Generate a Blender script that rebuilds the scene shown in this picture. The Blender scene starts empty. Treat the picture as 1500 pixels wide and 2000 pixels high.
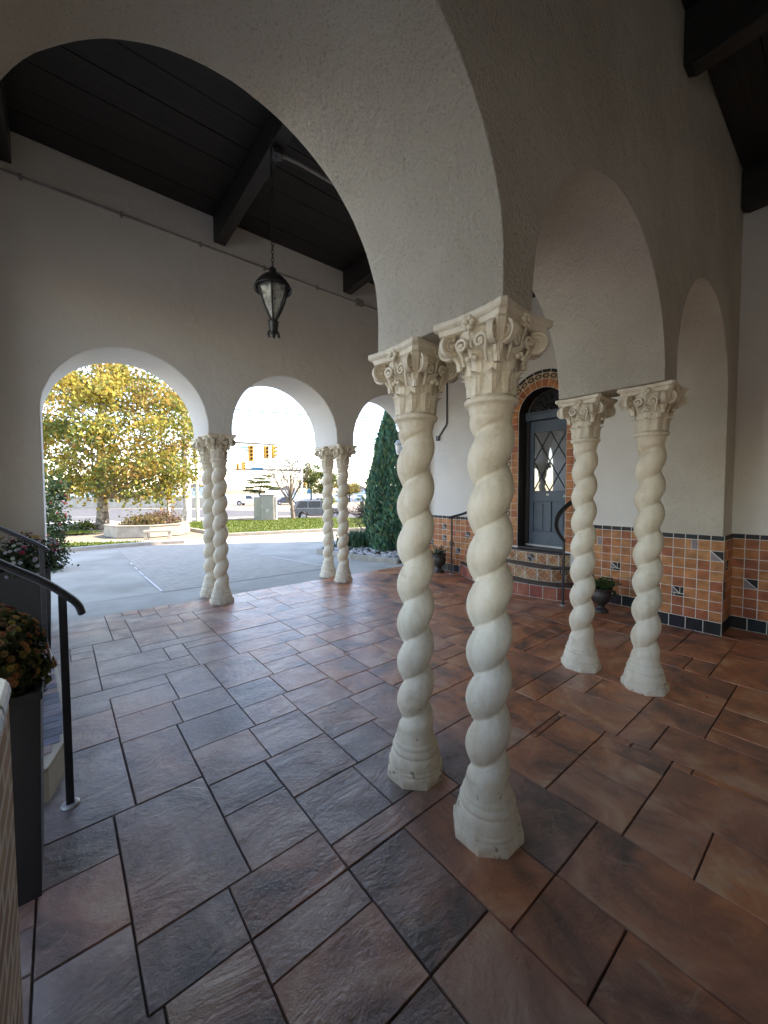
import bpy, bmesh, math, random
from mathutils import Vector, Matrix, noise
random.seed(7)
R = random.Random(11)
PI = math.pi
sc = bpy.context.scene
COL = sc.collection
YAW = 0.6922          # the building stands turned by this angle to the world's x axis
CY, SY = math.cos(YAW), math.sin(YAW)

def uv(u, n):         # building axes (u along the arcades, n across them) -> world
    return (u * CY - n * SY, u * SY + n * CY)

# ------------------------------------------------------------------ materials
def new_mat(name):
    m = bpy.data.materials.new(name); m.use_nodes = True
    nt = m.node_tree
    return m, nt, nt.nodes['Principled BSDF']

def N(nt, t, **kw):
    n = nt.nodes.new(t)
    for k, v in kw.items():
        if k in n.inputs.keys(): n.inputs[k].default_value = v
        else: setattr(n, k, v)
    return n

def rgba(c): return (c[0], c[1], c[2], 1)

def ramp(nt, stops):
    r = nt.nodes.new('ShaderNodeValToRGB')
    els = r.color_ramp.elements
    while len(els) < len(stops): els.new(0.5)
    for e, (p, c) in zip(els, stops):
        e.position = p; e.color = rgba(c)
    return r

def mat(name, c1, c2=None, scale=8, rough=0.6, bump=0, bscale=60, metal=0, spec=0.5, detail=6, rough2=None,
        bdist=0.01, coord='Object', attr=False, attr_mix=1.0, stretch=None, lo=0.35, hi=0.65):
    """noise between two colours (or the mesh's own 'tint' attribute), with an optional noise bump"""
    m, nt, p = new_mat(name)
    L = nt.links.new
    tc = N(nt, 'ShaderNodeTexCoord')
    src = tc.outputs[coord]
    if stretch:
        mp = N(nt, 'ShaderNodeMapping'); mp.inputs['Scale'].default_value = stretch
        L(src, mp.inputs['Vector']); src = mp.outputs['Vector']
    nz = N(nt, 'ShaderNodeTexNoise', Scale=scale, Detail=detail, Roughness=0.6)
    L(src, nz.inputs['Vector'])
    if c2 is None: c2 = tuple(min(1, x * 1.18) for x in c1); c1 = tuple(x * 0.84 for x in c1)
    rp = ramp(nt, [(lo, c1), (hi, c2)])
    L(nz.outputs['Fac'], rp.inputs['Fac'])
    out = rp.outputs['Color']
    if attr:
        at = N(nt, 'ShaderNodeAttribute', attribute_name='tint')
        mx = N(nt, 'ShaderNodeMix', data_type='RGBA', blend_type='MULTIPLY')
        mx.inputs['Factor'].default_value = attr_mix
        L(out, mx.inputs[6]); L(at.outputs['Color'], mx.inputs[7])
        out = mx.outputs[2]
    L(out, p.inputs['Base Color'])
    p.inputs['Metallic'].default_value = metal
    p.inputs['Specular IOR Level'].default_value = spec
    if rough2 is not None:
        mr = N(nt, 'ShaderNodeMapRange'); mr.inputs['To Min'].default_value = rough; mr.inputs['To Max'].default_value = rough2
        mr.inputs['From Min'].default_value = 0.3; mr.inputs['From Max'].default_value = 0.7
        L(nz.outputs['Fac'], mr.inputs['Value']); L(mr.outputs['Result'], p.inputs['Roughness'])
    else:
        p.inputs['Roughness'].default_value = rough
    if bump:
        b1 = N(nt, 'ShaderNodeTexNoise', Scale=bscale, Detail=5, Roughness=0.6)
        L(src, b1.inputs['Vector'])
        bp = N(nt, 'ShaderNodeBump', Strength=bump, Distance=bdist)
        L(b1.outputs['Fac'], bp.inputs['Height']); L(bp.outputs['Normal'], p.inputs['Normal'])
    return m

def stucco(name, c1, c2, coarse=1.0):
    m, nt, p = new_mat(name); L = nt.links.new
    tc = N(nt, 'ShaderNodeTexCoord')
    big = N(nt, 'ShaderNodeTexNoise', Scale=1.3, Detail=5); L(tc.outputs['Object'], big.inputs['Vector'])
    rp = ramp(nt, [(0.3, c1), (0.7, c2)]); L(big.outputs['Fac'], rp.inputs['Fac'])
    pit = N(nt, 'ShaderNodeTexNoise', Scale=95 , Detail=3, Roughness=0.65); L(tc.outputs['Object'], pit.inputs['Vector'])
    pr = ramp(nt, [(0.31, (0.36, 0.33, 0.29)), (0.43, (1, 1, 1))]); L(pit.outputs['Fac'], pr.inputs['Fac'])
    mx = N(nt, 'ShaderNodeMix', data_type='RGBA', blend_type='MULTIPLY'); mx.inputs['Factor'].default_value = 0.45 * coarse
    L(rp.outputs['Color'], mx.inputs[6]); L(pr.outputs['Color'], mx.inputs[7])
    L(mx.outputs[2], p.inputs['Base Color'])
    p.inputs['Roughness'].default_value = 0.92; p.inputs['Specular IOR Level'].default_value = 0.2
    g = N(nt, 'ShaderNodeTexNoise', Scale=60, Detail=7, Roughness=0.72); L(tc.outputs['Object'], g.inputs['Vector'])
    tr = N(nt, 'ShaderNodeTexNoise', Scale=6, Detail=4, Distortion=0.5); L(tc.outputs['Object'], tr.inputs['Vector'])
    ad = N(nt, 'ShaderNodeMath', operation='MULTIPLY_ADD'); ad.inputs[1].default_value = 1.7
    L(tr.outputs['Fac'], ad.inputs[0]); L(g.outputs['Fac'], ad.inputs[2])
    bp = N(nt, 'ShaderNodeBump', Strength=0.95 * coarse, Distance=0.028); L(ad.outputs[0], bp.inputs['Height'])
    L(bp.outputs['Normal'], p.inputs['Normal'])
    return m

def slate_floor():
    m, nt, p = new_mat('stamped_slate'); L = nt.links.new
    tc = N(nt, 'ShaderNodeTexCoord')
    at = N(nt, 'ShaderNodeAttribute', attribute_name='tint')       # a random value per stone: shifts its pattern, picks its colour
    sep = N(nt, 'ShaderNodeSeparateColor'); L(at.outputs['Color'], sep.inputs[0])
    off = N(nt, 'ShaderNodeVectorMath', operation='SCALE'); off.inputs['Scale'].default_value = 37
    L(at.outputs['Color'], off.inputs[0])
    ps = N(nt, 'ShaderNodeVectorMath', operation='ADD'); L(tc.outputs['Object'], ps.inputs[0]); L(off.outputs[0], ps.inputs[1])
    n1 = N(nt, 'ShaderNodeTexNoise', Scale=2.6, Detail=8, Roughness=0.62, Distortion=0.6); L(ps.outputs[0], n1.inputs['Vector'])
    c1 = ramp(nt, [(0.34, (0.10, 0.046, 0.03)), (0.45, (0.36, 0.125, 0.055)), (0.54, (0.56, 0.19, 0.07)), (0.66, (0.66, 0.36, 0.18))])
    L(n1.outputs['Fac'], c1.inputs['Fac'])
    c2 = ramp(nt, [(0.34, (0.125, 0.105, 0.102)), (0.5, (0.255, 0.208, 0.198)), (0.66, (0.42, 0.35, 0.32))])
    L(n1.outputs['Fac'], c2.inputs['Fac'])
    n2 = N(nt, 'ShaderNodeTexNoise', Scale=0.9, Detail=4); L(tc.outputs['Object'], n2.inputs['Vector'])
    f = N(nt, 'ShaderNodeMath', operation='MULTIPLY_ADD'); f.inputs[1].default_value = 0.2; L(sep.outputs[0], f.inputs[0]); L(n2.outputs['Fac'], f.inputs[2])
    su = N(nt, 'ShaderNodeSeparateXYZ'); L(tc.outputs['Object'], su.inputs[0])
    ug = N(nt, 'ShaderNodeMapRange'); ug.inputs['From Min'].default_value = 0.6; ug.inputs['From Max'].default_value = 2.6; ug.inputs['To Min'].default_value = -0.13; ug.inputs['To Max'].default_value = 0.26
    L(su.outputs['X'], ug.inputs['Value'])      # redder by the wall; greyer at the left, sky sheen painted into the colour
    f2 = N(nt, 'ShaderNodeMath', operation='ADD'); L(f.outputs[0], f2.inputs[0]); L(ug.outputs['Result'], f2.inputs[1]); f = f2
    fr = N(nt, 'ShaderNodeMapRange'); fr.inputs['From Min'].default_value = 0.40; fr.inputs['From Max'].default_value = 0.86; L(f.outputs[0], fr.inputs['Value'])
    mx = N(nt, 'ShaderNodeMix', data_type='RGBA'); L(fr.outputs['Result'], mx.inputs['Factor']); L(c2.outputs['Color'], mx.inputs[6]); L(c1.outputs['Color'], mx.inputs[7])
    # pale scuffs along the slate's edges
    n3 = N(nt, 'ShaderNodeTexNoise', Scale=7, Detail=9, Roughness=0.7, Distortion=1.2); L(ps.outputs[0], n3.inputs['Vector'])
    sr = ramp(nt, [(0.57, (0, 0, 0)), (0.68, (0.6, 0.6, 0.6))]); L(n3.outputs['Fac'], sr.inputs['Fac'])
    mx2 = N(nt, 'ShaderNodeMix', data_type='RGBA'); mx2.inputs[7].default_value = (0.46, 0.33, 0.24, 1)
    L(sr.outputs['Color'], mx2.inputs['Factor']); L(mx.outputs[2], mx2.inputs[6])
    L(mx2.outputs[2], p.inputs['Base Color'])
    rr = N(nt, 'ShaderNodeMapRange'); rr.inputs['To Min'].default_value = 0.26; rr.inputs['To Max'].default_value = 0.44
    rr.inputs['From Min'].default_value = 0.3; rr.inputs['From Max'].default_value = 0.7
    L(n3.outputs['Fac'], rr.inputs['Value']); L(rr.outputs['Result'], p.inputs['Roughness'])
    p.inputs['Specular IOR Level'].default_value = 0.85; p.inputs['Coat Weight'].default_value = 0.22; p.inputs['Coat Roughness'].default_value = 0.22
    # cleft ridges: stretched, distorted noise plus grain
    rot = N(nt, 'ShaderNodeMapping'); rot.inputs['Scale'].default_value = (1.3, 2.1, 1); rot.inputs['Rotation'].default_value = (0, 0, 0.5)
    L(ps.outputs[0], rot.inputs['Vector'])
    w = N(nt, 'ShaderNodeTexNoise', Scale=1.5, Detail=6, Roughness=0.62, Distortion=0.7); L(rot.outputs['Vector'], w.inputs['Vector'])
    st = N(nt, 'ShaderNodeMath', operation='PINGPONG'); st.inputs[1].default_value = 0.22; L(w.outputs['Fac'], st.inputs[0])
    sq = N(nt, 'ShaderNodeMath', operation='MULTIPLY'); sq.inputs[1].default_value = 1.6; L(st.outputs[0], sq.inputs[0])
    gn = N(nt, 'ShaderNodeTexNoise', Scale=34, Detail=8, Roughness=0.7); L(ps.outputs[0], gn.inputs['Vector'])
    ad = N(nt, 'ShaderNodeMath', operation='MULTIPLY_ADD'); ad.inputs[1].default_value = 0.75; L(gn.outputs['Fac'], ad.inputs[0]); L(sq.outputs[0], ad.inputs[2])
    ad2 = N(nt, 'ShaderNodeMath', operation='MULTIPLY_ADD'); ad2.inputs[1].default_value = 1.6; L(w.outputs['Fac'], ad2.inputs[0]); L(ad.outputs[0], ad2.inputs[2])
    bp = N(nt, 'ShaderNodeBump', Strength=0.42, Distance=0.02); L(ad2.outputs[0], bp.inputs['Height']); L(bp.outputs['Normal'], p.inputs['Normal'])
    return m

def brick_mat(name, c1, c2, mortar, scale, bw, rh, msize=0.012, rough=0.75, rotx=False, bump=0.4):
    m, nt, p = new_mat(name); L = nt.links.new
    tc = N(nt, 'ShaderNodeTexCoord'); mp = N(nt, 'ShaderNodeMapping')
    if rotx:      # courses on an upright face along y: (y, z, x)
        sx_ = N(nt, 'ShaderNodeSeparateXYZ'); cx_ = N(nt, 'ShaderNodeCombineXYZ'); L(tc.outputs['Object'], sx_.inputs[0])
        L(sx_.outputs['Y'], cx_.inputs['X']); L(sx_.outputs['Z'], cx_.inputs['Y']); L(sx_.outputs['X'], cx_.inputs['Z']); L(cx_.outputs[0], mp.inputs['Vector'])
    else: L(tc.outputs['Object'], mp.inputs['Vector'])
    b = N(nt, 'ShaderNodeTexBrick', Scale=scale)
    b.inputs['Color1'].default_value = rgba(c1); b.inputs['Color2'].default_value = rgba(c2); b.inputs['Mortar'].default_value = rgba(mortar)
    b.inputs['Mortar Size'].default_value = msize; b.inputs['Brick Width'].default_value = bw; b.inputs['Row Height'].default_value = rh
    b.inputs['Bias'].default_value = 0.0
    L(mp.outputs['Vector'], b.inputs['Vector'])
    nz = N(nt, 'ShaderNodeTexNoise', Scale=6, Detail=6); L(tc.outputs['Object'], nz.inputs['Vector'])
    vr = ramp(nt, [(0.3, (0.86, 0.86, 0.86)), (0.7, (1.08, 1.06, 1.05))]); L(nz.outputs['Fac'], vr.inputs['Fac'])
    mx = N(nt, 'ShaderNodeMix', data_type='RGBA', blend_type='MULTIPLY'); mx.inputs['Factor'].default_value = 1
    L(b.outputs['Color'], mx.inputs[6]); L(vr.outputs['Color'], mx.inputs[7]); L(mx.outputs[2], p.inputs['Base Color'])
    p.inputs['Roughness'].default_value = rough
    inv = N(nt, 'ShaderNodeMath', operation='SUBTRACT'); inv.inputs[0].default_value = 1; L(b.outputs['Fac'], inv.inputs[1])
    bp = N(nt, 'ShaderNodeBump', Strength=bump, Distance=0.01); L(inv.outputs[0], bp.inputs['Height']); L(bp.outputs['Normal'], p.inputs['Normal'])
    return m

def column_paint():
    m, nt, p = new_mat('aged_cream_paint'); L = nt.links.new
    tc = N(nt, 'ShaderNodeTexCoord')
    oi = N(nt, 'ShaderNodeObjectInfo'); ofs = N(nt, 'ShaderNodeMath', operation='MULTIPLY'); ofs.inputs[1].default_value = 19; L(oi.outputs['Random'], ofs.inputs[0])
    va = N(nt, 'ShaderNodeVectorMath', operation='ADD'); L(tc.outputs['Object'], va.inputs[0]); L(ofs.outputs[0], va.inputs[1])
    n1 = N(nt, 'ShaderNodeTexNoise', Scale=6.5, Detail=10, Roughness=0.72, Distortion=0.4); L(va.outputs[0], n1.inputs['Vector'])
    c = ramp(nt, [(0.28, (0.54, 0.47, 0.36)), (0.42, (0.73, 0.66, 0.53)), (0.6, (0.79, 0.73, 0.605)), (0.8, (0.82, 0.765, 0.655))]); L(n1.outputs['Fac'], c.inputs['Fac'])
    # rain-washed streaks running down the shaft
    ms_ = N(nt, 'ShaderNodeMapping'); ms_.inputs['Scale'].default_value = (14, 14, 1.6); L(va.outputs[0], ms_.inputs['Vector'])
    ns_ = N(nt, 'ShaderNodeTexNoise', Scale=1.0, Detail=6, Roughness=0.65); L(ms_.outputs['Vector'], ns_.inputs['Vector'])
    rs_ = ramp(nt, [(0.36, (0.74, 0.68, 0.58)), (0.54, (1.0, 0.985, 0.95))]); L(ns_.outputs['Fac'], rs_.inputs['Fac'])
    mu = N(nt, 'ShaderNodeMix', data_type='RGBA', blend_type='MULTIPLY'); mu.inputs['Factor'].default_value = 0.5
    L(c.outputs['Color'], mu.inputs[6]); L(rs_.outputs['Color'], mu.inputs[7])
    # chips and stains, mostly low down where feet and mops reach
    n2 = N(nt, 'ShaderNodeTexNoise', Scale=17, Detail=6, Roughness=0.7); L(va.outputs[0], n2.inputs['Vector'])
    sx = N(nt, 'ShaderNodeSeparateXYZ'); L(tc.outputs['Object'], sx.inputs[0])
    hm = N(nt, 'ShaderNodeMapRange'); hm.inputs['From Min'].default_value = 0.0; hm.inputs['From Max'].default_value = 0.35; hm.inputs['To Min'].default_value = 0.10; hm.inputs['To Max'].default_value = 0.0
    L(sx.outputs['Z'], hm.inputs['Value'])
    ad = N(nt, 'ShaderNodeMath', operation='ADD'); L(n2.outputs['Fac'], ad.inputs[0]); L(hm.outputs['Result'], ad.inputs[1])
    cr = ramp(nt, [(0.685, (0, 0, 0)), (0.71, (0.85, 0.85, 0.85))]); L(ad.outputs[0], cr.inputs['Fac'])
    mx = N(nt, 'ShaderNodeMix', data_type='RGBA'); mx.inputs[7].default_value = (0.25, 0.205, 0.16, 1)
    L(cr.outputs['Color'], mx.inputs['Factor']); L(mu.outputs[2], mx.inputs[6]); L(mx.outputs[2], p.inputs['Base Color'])
    p.inputs['Roughness'].default_value = 0.55; p.inputs['Specular IOR Level'].default_value = 0.4
    b = N(nt, 'ShaderNodeTexNoise', Scale=45, Detail=6); L(tc.outputs['Object'], b.inputs['Vector'])
    bp = N(nt, 'ShaderNodeBump', Strength=0.4, Distance=0.008); L(b.outputs['Fac'], bp.inputs['Height']); L(bp.outputs['Normal'], p.inputs['Normal'])
    return m

def glass_mat(name, base, ior=1.5, rough=0.02):
    m, nt, p = new_mat(name)
    p.inputs['Base Color'].default_value = rgba(base); p.inputs['Roughness'].default_value = rough
    p.inputs['IOR'].default_value = ior; p.inputs['Specular IOR Level'].default_value = 0.5
    tc = N(nt, 'ShaderNodeTexCoord'); nz = N(nt, 'ShaderNodeTexNoise', Scale=3.0, Detail=1); nt.links.new(tc.outputs['Object'], nz.inputs['Vector'])
    bp = N(nt, 'ShaderNodeBump', Strength=0.012, Distance=0.02); nt.links.new(nz.outputs['Fac'], bp.inputs['Height']); nt.links.new(bp.outputs['Normal'], p.inputs['Normal'])
    return m

def clear_glass(name):
    m, nt, p = new_mat(name); L = nt.links.new
    tr = N(nt, 'ShaderNodeBsdfTransparent'); tr.inputs['Color'].default_value = (0.82, 0.85, 0.85, 1)
    tc = N(nt, 'ShaderNodeTexCoord'); nz = N(nt, 'ShaderNodeTexNoise', Scale=22, Detail=4); L(tc.outputs['Object'], nz.inputs['Vector'])
    p.inputs['Base Color'].default_value = (0.62, 0.62, 0.58, 1); p.inputs['Roughness'].default_value = 0.12
    mr = N(nt, 'ShaderNodeMapRange'); mr.inputs['From Min'].default_value = 0.3; mr.inputs['From Max'].default_value = 0.7
    mr.inputs['To Min'].default_value = 0.25; mr.inputs['To Max'].default_value = 0.7
    L(nz.outputs['Fac'], mr.inputs['Value'])
    ms = N(nt, 'ShaderNodeMixShader'); L(mr.outputs['Result'], ms.inputs[0]); L(tr.outputs[0], ms.inputs[1]); L(p.outputs[0], ms.inputs[2])
    L(ms.outputs[0], nt.nodes['Material Output'].inputs['Surface'])
    return m

def leaf_mat(name):
    m, nt, p = new_mat(name); L = nt.links.new
    at = N(nt, 'ShaderNodeAttribute', attribute_name='tint')
    L(at.outputs['Color'], p.inputs['Base Color'])
    p.inputs['Roughness'].default_value = 0.6; p.inputs['Specular IOR Level'].default_value = 0.25
    t = N(nt, 'ShaderNodeBsdfTranslucent'); L(at.outputs['Color'], t.inputs['Color'])
    ms = N(nt, 'ShaderNodeMixShader'); ms.inputs[0].default_value = 0.35
    L(p.outputs[0], ms.inputs[1]); L(t.outputs[0], ms.inputs[2]); L(ms.outputs[0], nt.nodes['Material Output'].inputs['Surface'])
    return m

def water_mat():
    m, nt, p = new_mat('bay_water'); L = nt.links.new
    p.inputs['Base Color'].default_value = (0.05, 0.13, 0.24, 1); p.inputs['Roughness'].default_value = 0.25; p.inputs['IOR'].default_value = 1.33
    tc = N(nt, 'ShaderNodeTexCoord'); mp = N(nt, 'ShaderNodeMapping'); mp.inputs['Scale'].default_value = (0.25, 1.2, 1); L(tc.outputs['Object'], mp.inputs['Vector'])
    nz = N(nt, 'ShaderNodeTexNoise', Scale=1.2, Detail=5); L(mp.outputs['Vector'], nz.inputs['Vector'])
    bp = N(nt, 'ShaderNodeBump', Strength=0.6, Distance=0.4); L(nz.outputs['Fac'], bp.inputs['Height']); L(bp.outputs['Normal'], p.inputs['Normal'])
    return m

M = {}
M['stucco'] = stucco('rough_stucco', (0.62, 0.565, 0.465), (0.79, 0.735, 0.635))
M['stucco_smooth'] = stucco('painted_stucco', (0.72, 0.70, 0.655), (0.79, 0.77, 0.725), 0.35)
M['white_wall'] = stucco('exterior_stucco', (0.62, 0.62, 0.60), (0.70, 0.70, 0.68), 0.35)
M['column'] = column_paint()
M['slate'] = slate_floor()
M['joint'] = mat('dark_joint', (0.035, 0.028, 0.026), (0.085, 0.066, 0.058), scale=30, rough=0.8)
M['board'] = mat('black_stained_board', (0.010, 0.009, 0.008), (0.024, 0.021, 0.019), scale=3, rough=0.55, stretch=(0.6, 12, 12), bump=0.2, bscale=30)
M['beam'] = mat('dark_stained_timber', (0.016, 0.014, 0.013), (0.036, 0.032, 0.03), scale=4, rough=0.55, bump=0.25, bscale=40, stretch=(8, 0.7, 8))
M['grout'] = mat('white_grout', (0.62, 0.585, 0.52), (0.74, 0.70, 0.63), scale=20, rough=0.9)
M['tile'] = mat('glazed_tile', (0.66, 0.60, 0.56), (1.15, 1.12, 1.08), scale=9, rough=0.38, rough2=0.55, attr=True, bump=0.08, bscale=25, spec=0.3)
M['black_iron'] = mat('black_iron', (0.012, 0.012, 0.014), (0.025, 0.025, 0.028), scale=20, rough=0.42, spec=0.5, bump=0.05, bscale=80)
M['door'] = mat('slate_blue_door_paint', (0.08, 0.112, 0.15), (0.10, 0.135, 0.175), scale=6, rough=0.42, bump=0.05, bscale=50)
M['door_dark'] = mat('dark_brown_jamb_tile', (0.018, 0.013, 0.011), (0.034, 0.025, 0.021), scale=12, rough=0.4)
M['door_glass'] = glass_mat('reflective_door_glass', (0.10, 0.11, 0.115), ior=2.7)
M['lead'] = mat('black_lead_came', (0.012, 0.012, 0.013), rough=0.5)
M['plaque'] = mat('white_plaque', (0.75, 0.75, 0.72), rough=0.4)
M['lamp_glass'] = clear_glass('seeded_lantern_glass')
M['frost_glass'] = mat('frosted_white_glass', (0.72, 0.72, 0.70), rough=0.25)
M['concrete'] = mat('broom_concrete', (0.305, 0.29, 0.245), (0.45, 0.43, 0.37), scale=0.9, rough=0.85, bump=0.25, bscale=90, detail=8)
M['kerb'] = mat('kerb_concrete', (0.30, 0.28, 0.24), (0.40, 0.37, 0.32), scale=5, rough=0.9, bump=0.2, bscale=60)
M['edging'] = mat('white_edging', (0.62, 0.61, 0.58), (0.75, 0.74, 0.7), scale=6, rough=0.8)
M['paver'] = brick_mat('brick_paver', (0.385, 0.36, 0.305), (0.42, 0.39, 0.33), (0.32, 0.30, 0.26), 1, 0.2, 0.1, 0.006, 0.9, bump=0.12)
M['asphalt'] = mat('asphalt', (0.065, 0.064, 0.062), (0.10, 0.098, 0.094), scale=1.2, rough=0.9, bump=0.3, bscale=40)
M['road_paint'] = mat('road_paint', (0.55, 0.54, 0.5), (0.7, 0.69, 0.65), scale=3, rough=0.8)
M['pale_pave'] = mat('pale_pavement', (0.20, 0.168, 0.118), (0.27, 0.23, 0.165), scale=1.5, rough=0.9, bump=0.2, bscale=60)
M['grass_soil'] = mat('lawn_turf', (0.07, 0.11, 0.012), (0.12, 0.16, 0.02), scale=3.5, rough=0.9, bump=0.8, bscale=70, bdist=0.03)
M['leaf'] = leaf_mat('leaves')
M['bark'] = mat('mottled_bark', (0.11, 0.085, 0.06), (0.33, 0.28, 0.21), scale=7, rough=0.9, bump=0.5, bscale=25, lo=0.42, hi=0.55)
M['pale_bark'] = mat('pale_bark', (0.15, 0.115, 0.085), (0.24, 0.19, 0.145), scale=6, rough=0.9)
M['dark_bark'] = mat('dark_bark', (0.035, 0.027, 0.022), (0.075, 0.06, 0.05), scale=8, rough=0.9)
M['stone_planter'] = mat('cast_stone', (0.30, 0.27, 0.215), (0.42, 0.38, 0.31), scale=4, rough=0.9, bump=0.3, bscale=40)
M['soil'] = mat('soil', (0.03, 0.022, 0.016), (0.06, 0.045, 0.03), scale=20, rough=1, bump=0.6, bscale=50)
M['galv'] = mat('galvanised_steel', (0.42, 0.42, 0.41), (0.55, 0.55, 0.54), scale=5, rough=0.5, metal=0.3)
M['rust_pole'] = mat('weathered_pole', (0.42, 0.34, 0.30), (0.55, 0.47, 0.42), scale=6, rough=0.7)
M['green_pole'] = mat('pale_green_pole', (0.33, 0.38, 0.27), (0.42, 0.46, 0.34), scale=6, rough=0.7)
M['wood_pole'] = mat('wood_pole', (0.16, 0.12, 0.085), (0.26, 0.2, 0.15), scale=8, rough=0.9)
M['signal'] = mat('signal_yellow', (0.62, 0.33, 0.03), (0.74, 0.42, 0.05), scale=6, rough=0.45)
M['lens'] = mat('dark_lens', (0.035, 0.012, 0.01), rough=0.25)
M['sign_green'] = mat('sign_green', (0.0, 0.20, 0.13), (0.01, 0.26, 0.17), scale=3, rough=0.5)
M['sign_blue'] = mat('sign_blue', (0.02, 0.12, 0.2), (0.03, 0.16, 0.26), scale=3, rough=0.5)
M['white_paint'] = mat('white_paint', (0.7, 0.7, 0.68), (0.8, 0.8, 0.78), scale=3, rough=0.4)
M['cabinet'] = mat('cabinet_grey', (0.30, 0.285, 0.25), (0.36, 0.345, 0.30), scale=2.5, rough=0.5, metal=0.0)
M['car_paint'] = mat('grey_car_paint', (0.085, 0.092, 0.092), (0.10, 0.108, 0.108), scale=2, rough=0.22, spec=0.8)
M['car_dark'] = mat('dark_car_paint', (0.05, 0.045, 0.055), (0.06, 0.055, 0.065), scale=2, rough=0.25, spec=0.8)
M['car_glass'] = glass_mat('car_glass', (0.015, 0.018, 0.02), ior=1.7)
M['tyre'] = mat('tyre_rubber', (0.014, 0.014, 0.014), (0.022, 0.022, 0.022), scale=9, rough=0.85)
M['alloy'] = mat('alloy_rim', (0.5, 0.5, 0.5), rough=0.3, metal=0.7)
M['tail'] = mat('red_lens', (0.35, 0.01, 0.01), rough=0.2)
M['bin_blue'] = mat('blue_plastic', (0.02, 0.17, 0.42), (0.03, 0.21, 0.5), scale=3, rough=0.45)
M['bin_grey'] = mat('grey_blue_plastic', (0.09, 0.12, 0.16), rough=0.5)
M['wall_beige'] = mat('weathered_sea_wall', (0.33, 0.305, 0.255), (0.45, 0.42, 0.355), scale=1.0, rough=0.9, bump=0.3, bscale=12)
M['far_wall'] = mat('pale_house_wall', (0.48, 0.46, 0.43), (0.58, 0.56, 0.53), scale=0.5, rough=0.8)
M['far_roof'] = mat('brown_roof', (0.22, 0.15, 0.12), (0.30, 0.2, 0.16), scale=0.5, rough=0.9)
M['far_window'] = mat('dark_window', (0.10, 0.13, 0.16), rough=0.2)
M['far_land'] = mat('far_shore_land', (0.14, 0.13, 0.08), (0.25, 0.21, 0.14), scale=0.05, rough=1)
M['water'] = water_mat()
M['rock'] = mat('river_rock', (0.8, 0.8, 0.8), (1.1, 1.1, 1.1), scale=9, rough=0.75, attr=True)
M['pot'] = mat('dark_glazed_pot', (0.028, 0.022, 0.02), (0.055, 0.045, 0.04), scale=8, rough=0.45)
M['planter_black'] = mat('black_resin_planter', (0.012, 0.011, 0.012), (0.02, 0.019, 0.02), scale=5, rough=0.5)
M['brick'] = brick_mat('painted_tan_brick', (0.23, 0.135, 0.09), (0.34, 0.22, 0.145), (0.46, 0.41, 0.34), 1, 0.21, 0.072, 0.012, 0.8, rotx=(PI / 2, 0, PI / 2))
M['cap_tile'] = mat('glazed_cap_tile', (0.20, 0.22, 0.21), (0.38, 0.38, 0.33), scale=9, rough=0.25, spec=0.6)
M['riser_beige'] = mat('beige_riser_tile', (0.42, 0.37, 0.27), (0.50, 0.44, 0.33), scale=5, rough=0.5)
M['nosing'] = mat('dark_slate_nosing', (0.035, 0.026, 0.024), (0.07, 0.055, 0.05), scale=10, rough=0.4)
M['conduit'] = mat('painted_conduit', (0.26, 0.25, 0.24), (0.33, 0.32, 0.31), scale=8, rough=0.6)
M['conduit_dark'] = mat('dark_conduit', (0.05, 0.05, 0.055), (0.08, 0.08, 0.085), scale=8, rough=0.5)
M['roofing'] = mat('roofing', (0.10, 0.08, 0.07), (0.15, 0.12, 0.1), scale=2, rough=0.9)

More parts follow.
